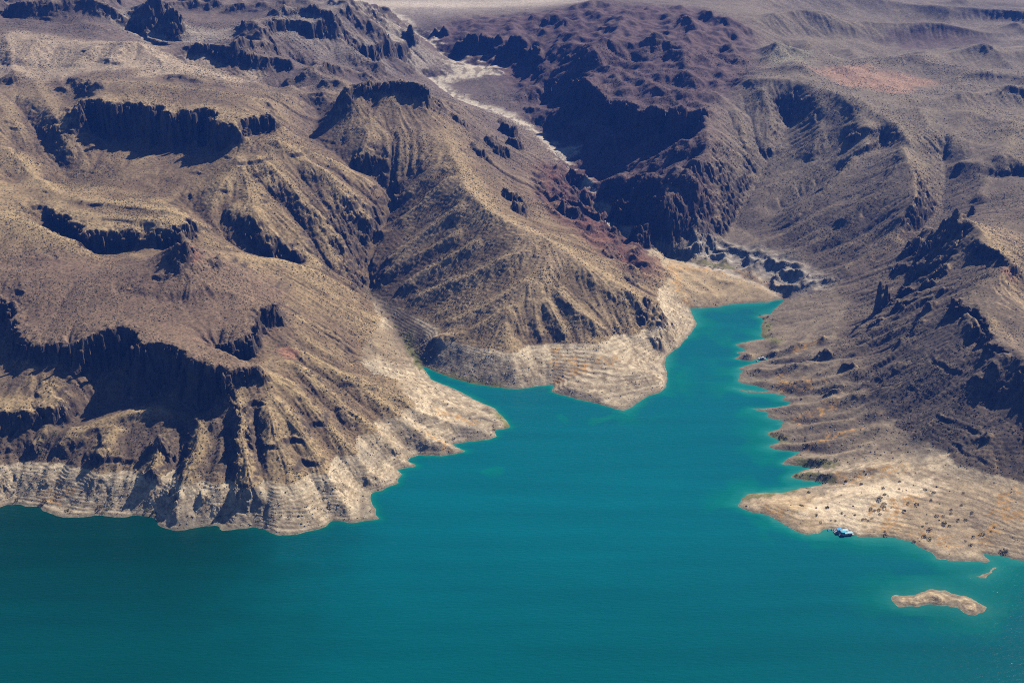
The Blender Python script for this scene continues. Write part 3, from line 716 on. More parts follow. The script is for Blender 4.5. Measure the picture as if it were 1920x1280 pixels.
col = mixc(col, mixc(np.broadcast_to(C(.58, .50, .385), col.shape), C(.27, .22, .17), smooth(0.05, 0.35, fbm(VX * 1.6, VY * 0.7, 22, 3, seed=95))), washn)
for px, py, r, ex in ((880,128,60,1.6),(835,105,40,1.2),(800,72,36,1.0),(845,146,30,2.0)):
    x_, y_, _ = meet([px], [py], H)
    d_ = np.hypot((VX - x_[0]) / ex, VY - y_[0]) / r + 0.5 * fbm(VX, VY, 40, 3, seed=98)
    col = mixc(col, mixc(np.broadcast_to(C(.58, .50, .385), col.shape), C(.30, .245, .19), smooth(0.05, 0.35, fbm(VX * 1.6, VY * 0.7, 22, 3, seed=95))), 0.9 * smooth(1.0, 0.75, d_) * smooth(0.45, 0.2, steep))
for px, py, r, ex in ((1058,286,22,1.5),(1100,342,11,1.2),(1140,424,16,1.4),(1112,360,8,1.0),(985,232,16,1.2)):
    blotch(px, py, r, (.56, .48, .37), 0.85, ex)
d_rv = sample(draped([[(690,540),(716,580),(750,618),(772,655),(786,684)],[(712,556),(755,596),(790,632),(802,668)]], 14.0), VX, VY)
col = mixc(col, C(.175, .135, .09), 0.85 * smooth(14, 5, d_rv + 7 * n_mid))
b_isl = np.clip(sample((isl_m | bar_m).astype(float), VX, VY), 0, 1)
col = mixc(col, mixc(np.broadcast_to(C(.34, .25, .15), col.shape), C(.56, .43, .26), np.clip(0.5 + 0.5 * np.sin(VZ * 5.5 + 3 * n_mid) + 0.4 * n_sm, 0, 1)), 0.9 * b_isl)
for px, py, r in ((1440,492,30),(1320,474,24),(1500,518,24),(1400,470,20),(1360,500,18),(1475,500,18),(1520,535,14)):
    pass
col = mixc(col, mixc(np.broadcast_to(C(.27, .235, .195), col.shape), C(.52, .46, .38), np.clip(0.5 + n_sm, 0, 1)), 0.8 * np.clip(sample(R_OUT, VX, VY), 0, 1))
# damp rim and green fringe at the water's edge
col = mixc(col, C(.20, .17, .115), 0.8 * smooth(1.8, 0.3, VZ) * smooth(0.0, 0.05, VZ))
GREEN = [[(800,693),(870,716),(940,728)],[(930,775),(957,800)],[(1420,592),(1440,610),(1430,630),(1460,640)],[(1440,815),(1470,825)],[(1500,866),(1560,872)],[(1500,890),(1560,897)],[(1395,932),(1440,926),(1500,915)],[(790,690),(770,655),(766,625)],[(1310,490),(1370,502)]]
d_gr = sample(draped(GREEN, 8.0), VX, VY)
col = mixc(col, C(.19, .185, .065), 0.8 * smooth(9, 2, d_gr + 5 * n_sm))
col *= (1 + 0.16 * n_sm + 0.12 * fbm(VX, VY, 4.0, 2, seed=51))[..., None]
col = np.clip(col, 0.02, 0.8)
vegw = np.clip(1 - edge * 0.85 - b_beach * 0.5 - rock - washn - far * 0.3, 0, 1)      # where desert scrub grows
print('surface', round(time.time() - T0, 1), 's')

# ---------------------------------------------------------------- materials
def new_mat(name):
    m = bpy.data.materials.new(name); m.use_nodes = True
    nt = m.node_tree
    return m, nt, nt.nodes['Principled BSDF']
def nd(nt, typ, **kw):
    n = nt.nodes.new(typ)
    for k, v in kw.items(): setattr(n, k, v)
    return n
def mathn(nt, op, a_, b_=None, clamp=False):
    n = nd(nt, 'ShaderNodeMath', operation=op, use_clamp=clamp)
    for i, v in enumerate((a_, b_)):
        if v is None: continue
        if isinstance(v, (int, float)): n.inputs[i].default_value = v
        else: nt.links.new(v, n.inputs[i])
    return n.outputs[0]
def mixrgb(nt, f, a_, b_, bt='MIX'):
    n = nd(nt, 'ShaderNodeMix', data_type='RGBA', blend_type=bt)
    for k, v in ((0, f), (6, a_), (7, b_)):
        if isinstance(v, (int, float)): n.inputs[k].default_value = v
        elif isinstance(v, tuple): n.inputs[k].default_value = v
        else: nt.links.new(v, n.inputs[k])
    return n.outputs[2]
def noise(nt, vec, scale, detail=3, rough=0.55):
    n = nd(nt, 'ShaderNodeTexNoise'); n.inputs['Scale'].default_value = scale; n.inputs['Detail'].default_value = detail; n.inputs['Roughness'].default_value = rough
    nt.links.new(vec, n.inputs['Vector']); return n.outputs['Fac']

land_mat, nt, bsdf = new_mat('desert_ground')
geo = nd(nt, 'ShaderNodeNewGeometry'); pos = geo.outputs['Position']
att = nd(nt, 'ShaderNodeAttribute', attribute_name='ground'); veg = nd(nt, 'ShaderNodeAttribute', attribute_name='scrub')
c = att.outputs['Color']
g1 = noise(nt, pos, 0.55, 4, 0.65)
g2 = noise(nt, pos, 0.16, 3, 0.6)
f1 = mathn(nt, 'MULTIPLY_ADD', g1, 1.5); nt.nodes[-1].inputs[2].default_value = 0.25
f2 = mathn(nt, 'MULTIPLY_ADD', g2, 0.9); nt.nodes[-1].inputs[2].default_value = 0.55
f12 = mathn(nt, 'MULTIPLY', f1, f2)
comb = nd(nt, 'ShaderNodeCombineColor')
for k in range(3): nt.links.new(f12, comb.inputs[k])
c = mixrgb(nt, 1.0, c, comb.outputs[0], 'MULTIPLY')
# creosote and bursage: dark dots a metre or two across
vor = nd(nt, 'ShaderNodeTexVoronoi', voronoi_dimensions='2D'); vor.inputs['Scale'].default_value = 0.2; nt.links.new(pos, vor.inputs['Vector'])
dens = noise(nt, pos, 0.02, 2)
rad = mathn(nt, 'MULTIPLY', mathn(nt, 'MULTIPLY', dens, 0.5), veg.outputs['Fac'])
dot = mathn(nt, 'LESS_THAN', vor.outputs['Distance'], rad)
c = mixrgb(nt, mathn(nt, 'MULTIPLY', dot, 0.5), c, (.062, .058, .034, 1))
nt.links.new(c, bsdf.inputs['Base Color'])
bsdf.inputs['Roughness'].default_value = 0.95
bsdf.inputs['Specular IOR Level'].default_value = 0.15
b1 = nd(nt, 'ShaderNodeBump'); b1.inputs['Strength'].default_value = 0.8; b1.inputs['Distance'].default_value = 1.0
nt.links.new(noise(nt, pos, 0.3, 5, 0.7), b1.inputs['Height'])
nt.links.new(b1.outputs[0], bsdf.inputs['Normal'])

# ---------------------------------------------------------------- the land, cut where one landform ends and the next begins
def nearest(F, x, y):
    i = np.clip(np.rint((x - GX0) / CELL), 0, NX - 1).astype(int); j = np.clip(np.rint((y - GY0) / CELL), 0, NY - 1).astype(int)
    return F[j, i]
Q = np.arange(NPHI * NR).reshape(NR, NPHI)
FACES = np.stack([Q[:-1, :-1], Q[:-1, 1:], Q[1:, 1:], Q[1:, :-1]], -1).reshape(-1, 4)
fz = VZ.ravel()[FACES].max(1)
cxf = VX.ravel()[FACES].mean(1); cyf = VY.ravel()[FACES].mean(1)
REG = np.zeros((NY, NX), np.uint8)
isl_big = line_dist([isl_w], 30, closed=True) < 14
bar_big = line_dist([bar_w], 30, closed=True) < 10
FORMS = [
 ('mountain', 'dark purple rocky mountain with shadowed cliffs above the pale wash', [(800,72),(812,55),(850,33),(920,25),(965,20),(1030,15),(1100,-4),(1300,4),(1420,60),(1410,140),(1350,200),(1340,300),(1345,440),(1200,470),(1140,400),(1110,330),(1060,280),(1010,232),(950,205),(900,110),(830,95)]),
 ('plain', 'pale desert plain at the top right of the view', [(1470,4),(2150,4),(2150,190),(1860,140),(1700,110),(1560,100)]),
 ('mesa', 'brown flat topped mesa with a long shadowed cliff above the lower left shore', [(-300,470),(60,470),(220,560),(400,520),(505,545),(520,640),(490,730),(300,790),(120,800),(-300,800)]),
 ('mesa', 'small layered mesa with a dark cliff under its rim, behind the peak', [(85,360),(200,366),(345,384),(362,410),(360,460),(200,480),(140,455)]),
 ('mesa', 'long mesa with a deep blue shadow under its cliff, upper left', [(130,150),(300,140),(440,160),(520,205),(522,260),(440,290),(320,280),(130,260)]),
 ('butte', 'dark flat topped butte at the head of the central ridge', [(625,165),(650,130),(700,118),(775,116),(808,150),(800,180),(640,185)]),
 ('headland', 'spurred tan headland running down to a pale banded point in the lake', [(700,195),(800,195),(870,290),(960,400),(1100,470),(1215,560),(1260,610),(1270,690),(1210,760),(1165,790),(1020,750),(960,745),(790,700),(700,560),(700,480),(745,400),(730,320),(650,270)]),
 ('ridge', 'steep dark boulder ridge with broken rim cliffs on the right', [(1640,690),(1700,560),(1760,440),(1790,385),(2100,360),(2100,800),(1930,800),(1740,850),(1640,800)]),
 ('promontory', 'low pale terraced promontory with a beach on the right shore', [(1360,960),(1385,925),(1560,915),(1740,872),(1860,898),(2100,880),(2100,1090),(1860,1070),(1740,1060),(1640,1020),(1500,1015)]),
]
for k, (nm, lb, poly) in enumerate(FORMS): REG[region(poly)] = k + 2
REG[(wash_d < 22) & (H > 1.0) & (Y > 1980)] = 30
REG[isl_big] = 31
REG[bar_big] = 32
rid = nearest(REG, cxf, cyf)
rid[(cyf > 3440)] = 1
keep = fz > -0.4
allco = np.stack([VX, VY, VZ], -1).reshape(-1, 3).astype(np.float32)
alln = NRM.reshape(-1, 3).astype(np.float32)
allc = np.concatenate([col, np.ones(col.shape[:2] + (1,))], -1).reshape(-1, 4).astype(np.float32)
allv = vegw.ravel().astype(np.float32)

def tagp(o, label=None, cat=None, group=None, kind=None):
    if label: o['label'] = label
    if cat: o['category'] = cat
    if group: o['group'] = group
    if kind: o['kind'] = kind
    return o
def np_mesh(name, co, faces, mat):
    me = bpy.data.meshes.new(name)
    k = faces.shape[1]
    me.vertices.add(len(co)); me.vertices.foreach_set('co', np.ascontiguousarray(co, np.float32).ravel())
    me.loops.add(faces.size); me.loops.foreach_set('vertex_index', np.ascontiguousarray(faces, np.int32).ravel())
    me.polygons.add(len(faces)); me.polygons.foreach_set('loop_start', np.arange(0, faces.size, k, dtype=np.int32))
    me.update()
    if mat: me.materials.append(mat)
    return me
def land_piece(name, sel, label):
    f = FACES[sel]
    if not len(f): return None
    u, inv = np.unique(f.ravel(), return_inverse=True)
    me = np_mesh(name, allco[u], inv.reshape(-1, 4), land_mat)
    at = me.attributes.new('ground', 'FLOAT_COLOR', 'POINT'); at.data.foreach_set('color', allc[u].ravel())
    at = me.attributes.new('scrub', 'FLOAT', 'POINT'); at.data.foreach_set('value', allv[u])
    me.polygons.foreach_set('use_smooth', np.ones(len(f), bool))
    me.normals_split_custom_set_from_vertices(alln[u])
    o = bpy.data.objects.new(name, me); COL.objects.link(o)
    return tagp(o, label, kind='structure')
hills = land_piece('hills', keep & (rid == 0), 'tan and brown desert hills and gullies round the lake')
land_piece('far_plain', keep & (rid == 1), 'far desert plain beyond the hills')
forms = [land_piece(nm, keep & (rid == k + 2), lb) for k, (nm, lb, p) in enumerate(FORMS)]
land_piece('dry_wash', keep & (rid == 30), 'pale sandy dry wash winding down between the hills to the inlet')
land_piece('island', keep & (rid == 31), 'low curved tan island in the open water, lower right')
land_piece('sandbar', keep & (rid == 32), 'tiny pale sandbar between the island and the shore')
print('land', round(time.time() - T0, 1), 's', int(keep.sum()) * 2, 'triangles')

# ---------------------------------------------------------------- the lake
def lake():
    xs = np.concatenate([[-9000, -3000], np.arange(-1000, 1001, 5.0), [3000, 9000]])
    ys = np.concatenate([[-6000, -1000], np.arange(905, 1960, 5.0)])
    A, B = np.meshgrid(xs, ys)
    inside = (A > -1000) & (A < 1000) & (B > 905)
    kb = 0.5 + 4.5 * (1 - np.clip(sample(blur(R_BEACH[::4, ::4], 14).repeat(4, 0).repeat(4, 1)[:NY, :NX], A, B) * 3.0, 0, 1))
    kb = np.minimum(kb, np.where(A > 120, 1.2 + 6.0 * np.maximum(fbm(A, B, 55, 2, seed=81), -0.05), 9.0 + 11.0 * fbm(A, B, 60, 2, seed=82))); kb = np.maximum(kb, 0.42); isl_n = np.clip(sample(blur((isl_m | bar_m).astype(float)[::4, ::4], 6).repeat(4, 0).repeat(4, 1)[:NY, :NX], A, B) * 12, 0, 1); kb = kb * (1 - isl_n) + 0.5 * isl_n
    dep = np.where(inside, sample(np.where(lake_m, shore_d, -np.minimum(shore_d, 4)), A, B), 95.0)
    shd = np.clip(dep, 0, 95) * np.where(inside, kb, 1.0)
    n = len(xs); q = np.arange(A.size).reshape(A.shape)
    f = np.stack([q[:-1, :-1], q[:-1, 1:], q[1:, 1:], q[1:, :-1]], -1).reshape(-1, 4)
    d4 = dep.ravel()[f].max(1)
    f = f[d4 > -3.9]
    m, nt, bs = new_mat('lake_water')
    at = nd(nt, 'ShaderNodeAttribute', attribute_name='shore_distance')
    geo = nd(nt, 'ShaderNodeNewGeometry'); pos = geo.outputs['Position']
    sc_ = nd(nt, 'ShaderNodeMapping'); sc_.inputs['Scale'].default_value = (0.02, 0.02, 0.02); nt.links.new(pos, sc_.inputs[0])
    nz = noise(nt, sc_.outputs[0], 1.0, 3)
    v = mathn(nt, 'DIVIDE', mathn(nt, 'ADD', at.outputs['Fac'], mathn(nt, 'MULTIPLY', mathn(nt, 'SUBTRACT', nz, 0.5), 12.0)), 95.0, True)
    r = nd(nt, 'ShaderNodeValToRGB'); nt.links.new(v, r.inputs[0])
    cr = r.color_ramp
    cr.elements[0].position = 0.0; cr.elements[0].color = (.03, .24, .19, 1)
    cr.elements[1].position = 1.0; cr.elements[1].color = (.0, .130, .156, 1)
    for p_, c_ in ((0.05, (.008, .20, .175, 1)), (0.15, (.0, .165, .142, 1)), (0.42, (.0, .132, .154, 1))):
        e2 = cr.elements.new(p_); e2.color = c_
    sep = nd(nt, 'ShaderNodeSeparateXYZ'); nt.links.new(pos, sep.inputs[0])
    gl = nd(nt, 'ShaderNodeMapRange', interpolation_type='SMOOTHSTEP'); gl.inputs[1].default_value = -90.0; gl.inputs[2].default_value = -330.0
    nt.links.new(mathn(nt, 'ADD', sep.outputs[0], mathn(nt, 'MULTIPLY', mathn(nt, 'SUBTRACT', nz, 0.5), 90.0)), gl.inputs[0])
    gn_ = nd(nt, 'ShaderNodeMapRange', interpolation_type='SMOOTHSTEP'); gn_.inputs[1].default_value = 1320.0; gn_.inputs[2].default_value = 980.0
    nt.links.new(mathn(nt, 'ADD', sep.outputs[1], mathn(nt, 'MULTIPLY', mathn(nt, 'SUBTRACT', nz, 0.5), 50.0)), gn_.inputs[0])
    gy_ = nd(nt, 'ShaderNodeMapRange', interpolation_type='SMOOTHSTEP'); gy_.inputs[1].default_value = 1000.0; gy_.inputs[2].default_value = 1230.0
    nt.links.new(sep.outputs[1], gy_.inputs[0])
    wb = mixrgb(nt, mathn(nt, 'MULTIPLY', gn_.outputs[0], 0.6), r.outputs[0], (.0, .074, .073, 1))
    wc = mixrgb(nt, mathn(nt, 'MULTIPLY', gl.outputs[0], mathn(nt, 'ADD', mathn(nt, 'MULTIPLY', gy_.outputs[0], 0.42), 0.5)), wb, (.0, .031, .018, 1))  # dark green off the left shore: the mesa's reflection painted into the water
    ms = nd(nt, 'ShaderNodeMapping'); ms.inputs['Rotation'].default_value = (0, 0, math.radians(-9)); ms.inputs['Scale'].default_value = (0.0035, 0.03, 0.03); nt.links.new(pos, ms.inputs[0])
    st = noise(nt, ms.outputs[0], 1.0, 4, 0.6)
    sf = mathn(nt, 'MULTIPLY_ADD', st, 0.5); nt.nodes[-1].inputs[2].default_value = 0.75
    cs = nd(nt, 'ShaderNodeCombineColor')
    for k in range(3): nt.links.new(sf, cs.inputs[k])
    wc = mixrgb(nt, 1.0, wc, cs.outputs[0], 'MULTIPLY')
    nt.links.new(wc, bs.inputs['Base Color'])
    bs.inputs['Roughness'].default_value = 0.16
    bs.inputs['IOR'].default_value = 1.33
    bs.inputs['Specular IOR Level'].default_value = 0.22
    mp = nd(nt, 'ShaderNodeMapping'); mp.inputs['Rotation'].default_value = (0, 0, math.radians(-14)); mp.inputs['Scale'].default_value = (0.10, 0.38, 0.2)
    nt.links.new(pos, mp.inputs[0])
    b = nd(nt, 'ShaderNodeBump'); b.inputs['Strength'].default_value = 0.8; b.inputs['Distance'].default_value = 0.6
    nt.links.new(noise(nt, mp.outputs[0], 1.0, 4, 0.6), b.inputs['Height'])
    nt.links.new(b.outputs[0], bs.inputs['Normal'])
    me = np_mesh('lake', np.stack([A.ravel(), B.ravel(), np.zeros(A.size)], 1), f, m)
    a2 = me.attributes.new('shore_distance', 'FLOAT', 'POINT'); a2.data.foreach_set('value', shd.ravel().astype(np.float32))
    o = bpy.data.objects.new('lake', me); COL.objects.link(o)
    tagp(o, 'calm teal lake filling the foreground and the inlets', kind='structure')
lake()

# ---------------------------------------------------------------- haze
def haze():
    x0, x1, y0, y1, z0, z1 = -9200, 9200, -6200, 9300, -3, 790
    co = np.array([(x, y, z) for z in (z0, z1) for y in (y0, y1) for x in (x0, x1)], float)
    f = np.array([(0, 2, 3, 1), (4, 5, 7, 6), (0, 1, 5, 4), (2, 6, 7, 3), (0, 4, 6, 2), (1, 3, 7, 5)])
    m = bpy.data.materials.new('haze_air'); m.use_nodes = True
    nt = m.node_tree; nt.nodes.clear()
    out = nd(nt, 'ShaderNodeOutputMaterial'); pv = nd(nt, 'ShaderNodeVolumePrincipled')
    pv.inputs['Color'].default_value = (0.05, 0.20, 0.92, 1)
    pv.inputs['Density'].default_value = HAZE
    pv.inputs['Anisotropy'].default_value = 0.1
    nt.links.new(pv.outputs[0], out.inputs['Volume'])
    o = bpy.data.objects.new('haze', np_mesh('haze', co, f, m)); COL.objects.link(o)
    o['kind'] = 'stuff'; o['label'] = 'thin blue desert haze'
HAZE = 0.000062
haze()

# ---------------------------------------------------------------- small builders
def simple_mat(name, rgb, rough=0.6, vary=0.0, scale=1.0, spec=0.4, metal=0.0):
    m, nt, bs = new_mat(name)
    bs.inputs['Roughness'].default_value = rough; bs.inputs['Specular IOR Level'].default_value = spec; bs.inputs['Metallic'].default_value = metal
    if vary:
        geo = nd(nt, 'ShaderNodeNewGeometry')
        n = noise(nt, geo.outputs['Position'], scale, 4, 0.65)
        c_ = mixrgb(nt, n, tuple(v * (1 - vary) for v in rgb) + (1,), tuple(min(v * (1 + vary), 1) for v in rgb) + (1,))
        nt.links.new(c_, bs.inputs['Base Color'])
    else:
        bs.inputs['Base Color'].default_value = rgb + (1,)
    return m
def fan_height(x, y):
    """height of the finished surface"""
    x = np.atleast_1d(np.asarray(x, float)); y = np.atleast_1d(np.asarray(y, float))
    u = np.clip(np.interp(x / y, tphi, np.arange(NPHI)), 0, NPHI - 1.001); v = np.clip(np.interp(y, yr, np.arange(NR)), 0, NR - 1.001)
    i = u.astype(int); j = v.astype(int); u = u - i; v = v - j
    return (VZ[j, i] * (1 - u) + VZ[j, i + 1] * u) * (1 - v) + (VZ[j + 1, i] * (1 - u) + VZ[j + 1, i + 1] * u) * v
def meet_fine(px, py):
    x, y, z = meet(px, py, H)
    return x, y, fan_height(x, y)

class MB:
    """collects shapes into one mesh"""
    def __init__(s): s.v = []; s.f = []
    def add(s, v, f):
        n = len(s.v); s.v += [tuple(p) for p in v]; s.f += [tuple(i + n for i in q) for q in f]
    def box(s, c_, d, taper=1.0, shear=0.0, rz=0.0):
        x, y, z = c_; a_, b_, h = d[0] / 2, d[1] / 2, d[2] / 2
        V = []
        for k, sg in ((1.0, -1), (taper, 1)):
            for dx, dy in ((-a_, -b_), (a_, -b_), (a_, b_), (-a_, b_)):
                xx, yy = dx * k + (shear if sg > 0 else 0), dy * k
                V.append((x + xx * math.cos(rz) - yy * math.sin(rz), y + xx * math.sin(rz) + yy * math.cos(rz), z + sg * h))
        s.add(V, [(0, 3, 2, 1), (4, 5, 6, 7), (0, 1, 5, 4), (1, 2, 6, 5), (2, 3, 7, 6), (3, 0, 4, 7)])
    def tube(s, p, q, r, n=6):
        p, q = Vector(p), Vector(q); d = (q - p).normalized()
        a_ = d.orthogonal().normalized(); b_ = d.cross(a_)
        V = [pt + (a_ * math.cos(6.2832 * k / n) + b_ * math.sin(6.2832 * k / n)) * r for pt in (p, q) for k in range(n)]
        s.add(V, [(k, (k + 1) % n, n + (k + 1) % n, n + k) for k in range(n)] + [tuple(range(n))[::-1], tuple(range(n, 2 * n))])
    def loft(s, rings, cap=True):
        n = len(rings[0]); V = [p for r in rings for p in r]
        F = [(i * n + k, i * n + (k + 1) % n, (i + 1) * n + (k + 1) % n, (i + 1) * n + k) for i in range(len(rings) - 1) for k in range(n)]
        if cap: F += [tuple(range(n))[::-1], tuple(range((len(rings) - 1) * n, len(rings) * n))]
        s.add(V, F)
    def mesh(s, name, mat, smooth_=False):
        me = bpy.data.meshes.new(name); me.from_pydata(s.v, [], s.f); me.materials.append(mat); me.update()
        if smooth_: me.polygons.foreach_set('use_smooth', [True] * len(s.f))
        return me
    def build(s, name, mat, parent=None, smooth_=False):
        return link(name, s.mesh(name, mat, smooth_), parent)
def link(name, me, parent=None, loc=None):
    o = bpy.data.objects.new(name, me); COL.objects.link(o)
    if parent: o.parent = parent
    if loc is not None: o.location = loc
    return o
def empty(name, loc, rz=0.0):
    o = bpy.data.objects.new(name, None); COL.objects.link(o); o.location = loc; o.rotation_euler = (0, 0, rz); o.empty_display_size = 1.0
    return o
def copy_tree(o, parent=None):
    c_ = o.copy(); COL.objects.link(c_)
    if parent: c_.parent = parent
    for ch in list(o.children): copy_tree(ch, c_)
    return c_

# ---------------------------------------------------------------- rock columns along the cliffs of the foreground mesa and the mesa behind it
rock_mat = simple_mat('basalt', (.105, .080, .063), 0.95, 0.45, 0.5, 0.15)
def column_mesh(k):
    r = random.Random(100 + k); n = r.choice((5, 6, 7)); b = MB(); rings = []
    ang = sorted(r.uniform(-0.3, 0.3) + 6.2832 * i / n for i in range(n))
    rad = [r.uniform(0.75, 1.15) for _ in range(n)]
    for z, s_ in ((0, 1.25), (0.35, 1.08), (0.37, 0.98), (0.7, 0.95), (0.72, 0.86), (0.95, 0.82), (1.0, 0.6)):
        ox, oy = r.uniform(-.06, .06), r.uniform(-.06, .06)
        rings.append([(math.cos(a_) * q * s_ + ox, math.sin(a_) * q * s_ + oy, z + (r.uniform(-.03, .03) if z > 0.9 else 0)) for a_, q in zip(ang, rad)])
    b.loft(rings); return b.mesh('rock_column', rock_mat)
col_meshes = [column_mesh(k) for k in range(7)]
def columns(ci, owner, step, rmin, rmax, limit):
    L, h = cliff_lines[ci]
    d = np.hypot(*np.diff(L[:, :2], axis=0).T); cum = np.concatenate([[0], np.cumsum(d)])
    s_ = 0.0; n = 0
    r = random.Random(ci)
    while s_ < cum[-1] and n < limit:
        x, y, z = (np.interp(s_, cum, L[:, k]) for k in range(3))
        k = min(np.searchsorted(cum, s_, 'right') - 1, len(L) - 2)
        dx, dy = L[k + 1, 0] - L[k, 0], L[k + 1, 1] - L[k, 1]; q = math.hypot(dx, dy) + 1e-6
        nx, ny = dy / q, -dx / q
        off = (0.2 * h + 2.5) * r.uniform(0.25, 0.8)
        x += nx * off; y += ny * off
        hgt = h * r.uniform(0.5, 1.03)
        o = link('rock_column', r.choice(col_meshes), owner, (x, y, z - h - 2.0))
        w = r.uniform(rmin, rmax)
        o.scale = (w * r.uniform(0.8, 1.3), w * r.uniform(0.8, 1.3), hgt + 2.0)
        o.rotation_euler = (r.uniform(-.06, .06), r.uniform(-.06, .06), r.uniform(0, 6.28))
        s_ += w * r.choice((0.8, 1.2, 1.6, 3.2)) * step; n += 1
m_fore, m_small, m_long = forms[1], forms[2], forms[3]
for ci in (0, 1, 2, 3, 4): columns(ci, m_fore, 2.4, 1.8, 4.6, 60)
columns(7, m_small, 2.4, 1.8, 4.4, 50)
columns(8, m_long, 2.6, 2.4, 6.5, 40); columns(9, m_long, 1.6, 2.2, 5.0, 40)
columns(10, forms[4], 2.4, 2.4, 5.5, 40)
for ci in (17, 18, 19): columns(ci, forms[6], 2.2, 2.0, 4.6, 40)

# ---------------------------------------------------------------- rock spires on the right slope
spire_mat = simple_mat('spire_rock', (.190, .140, .105), 0.95, 0.4, 0.6, 0.15)
def spire(px, py, h, w, seed, lean, label):
    x, y, z = (float(v[0]) for v in meet_fine([px], [py]))
    r = random.Random(seed); n = 11; b = MB(); rings = []
    base = [r.uniform(0.7, 1.25) for _ in range(n)]
    for i in range(15):
        t = i / 14.0
        s_ = w * (1.0 - 0.72 * t ** 0.8) * (1.0 if t < 0.93 else 0.6) * r.uniform(0.88, 1.1)
        ring = []
        for k in range(n):
            a_ = 6.2832 * k / n
            q = s_ * (base[k] * 0.6 + 0.4 * r.uniform(0.75, 1.2))
            ring.append((math.cos(a_) * q * 1.15 + lean * t * h, math.sin(a_) * q * 0.8, -3 + (h + 3) * t + r.uniform(-.4, .4)))
        rings.append(ring)
    b.loft(rings)
    o = b.build('rock_spire', spire_mat); o.location = (x, y, z)
    tagp(o, label, 'rock spire', 'rock spires on the right slope')
spire(1645, 586, 44, 6.0, 1, -0.02, 'tallest thin brown rock spire standing on the right slope')
spire(1658, 577, 33, 5.0, 2, 0.0, 'second rock spire, close behind and right of the tallest one')
spire(1666, 562, 10, 3.0, 3, 0.0, 'short stubby rock spire right of the tall pair')
spire(1707, 519, 20, 6.0, 4, 0.05, 'pale blunt rock pillar upslope of the twin spires')
spire(1712, 524, 15, 3.6, 5, 0.0, 'slim pale rock pillar leaning against the blunt one')
spire(1822, 402, 14, 7.0, 6, 0.0, 'dark rock tooth on the crest of the right ridge')
spire(1792, 408, 13, 8.0, 7, 0.0, 'broad dark rock tooth at the far end of the right ridge crest')
spire(770, 70, 18, 9.0, 8, 0.0, 'dark rock pillar beside the mouth of the dry wash')

# ---------------------------------------------------------------- desert scrub and loose rock: nobody could count them
def scatter(name, n_cand, accept, size, mat, squash, label, sink=0.15, sub=1):
    cu = rng.uniform(0.5, NPHI - 1.5, n_cand); cy = rng.uniform(1180 ** 1.5, 2700 ** 1.5, n_cand) ** (1 / 1.5)
    i = cu.astype(int); j = np.clip(np.searchsorted(yr, cy) - 1, 0, NR - 2)
    x = np.interp(cu, np.arange(NPHI), tphi) * cy
    keep_ = (rng.random(n_cand) < accept(i, j)) & (VZ[j, i] > 0.6)
    x, y = x[keep_], cy[keep_]
    z = fan_height(x, y)
    me = bpy.data.meshes.new(name); me.vertices.add(len(x))
    me.vertices.foreach_set('co', np.stack([x, y, z], 1).astype(np.float32).ravel()); me.update()
    s_ = rng.uniform(size[0], size[1], len(x)) * rng.uniform(0.6, 1.0, len(x))
    sc3 = np.stack([s_ * rng.uniform(.8, 1.2, len(x)), s_ * rng.uniform(.8, 1.2, len(x)), s_ * squash * rng.uniform(.8, 1.3, len(x))], 1)
    a_ = me.attributes.new('size', 'FLOAT_VECTOR', 'POINT'); a_.data.foreach_set('vector', sc3.astype(np.float32).ravel())
    rot = np.stack([rng.uniform(-.4, .4, len(x)), rng.uniform(-.4, .4, len(x)), rng.uniform(0, 6.28, len(x))], 1)
    a_ = me.attributes.new('turn', 'FLOAT_VECTOR', 'POINT'); a_.data.foreach_set('vector', rot.astype(np.float32).ravel())
    o = link(name, me)
    tagp(o, label, kind='stuff')
    ng = bpy.data.node_groups.new(name, 'GeometryNodeTree')
    ng.interface.new_socket('Geometry', in_out='INPUT', socket_type='NodeSocketGeometry')
    ng.interface.new_socket('Geometry', in_out='OUTPUT', socket_type='NodeSocketGeometry')
    gi, go = ng.nodes.new('NodeGroupInput'), ng.nodes.new('NodeGroupOutput')
    ico = ng.nodes.new('GeometryNodeMeshIcoSphere'); ico.inputs['Radius'].default_value = 0.5; ico.inputs['Subdivisions'].default_value = sub
    sm = ng.nodes.new('GeometryNodeSetMaterial'); sm.inputs['Material'].default_value = mat
    iop = ng.nodes.new('GeometryNodeInstanceOnPoints')
    na1, na2 = ng.nodes.new('GeometryNodeInputNamedAttribute'), ng.nodes.new('GeometryNodeInputNamedAttribute')
    na1.data_type = 'FLOAT_VECTOR'; na1.inputs['Name'].default_value = 'size'
    na2.data_type = 'FLOAT_VECTOR'; na2.inputs['Name'].default_value = 'turn'
    ng.links.new(gi.outputs[0], iop.inputs['Points']); ng.links.new(ico.outputs['Mesh'], sm.inputs['Geometry']); ng.links.new(sm.outputs[0], iop.inputs['Instance'])
    ng.links.new(na1.outputs['Attribute'], iop.inputs['Scale']); ng.links.new(na2.outputs['Attribute'], iop.inputs['Rotation'])
    ng.links.new(iop.outputs[0], go.inputs[0])
    md = o.modifiers.new(name, 'NODES'); md.node_group = ng
    print(name, len(x))
scrub_mat = simple_mat('scrub_leaves', (.085, .080, .045), 0.9, 0.4, 0.2, 0.1)
stone_mat = simple_mat('brown_stone', (.150, .112, .085), 0.95, 0.45, 0.3, 0.15)
crust_mat = simple_mat('crusted_stone', (.46, .395, .30), 0.95, 0.35, 0.3, 0.15)
patch = np.clip(0.40 + 1.2 * fbm(VX, VY, 90, 4, seed=71), 0.04, 1)
sw = vegw * patch * smooth(1.2, 0.5, steep)
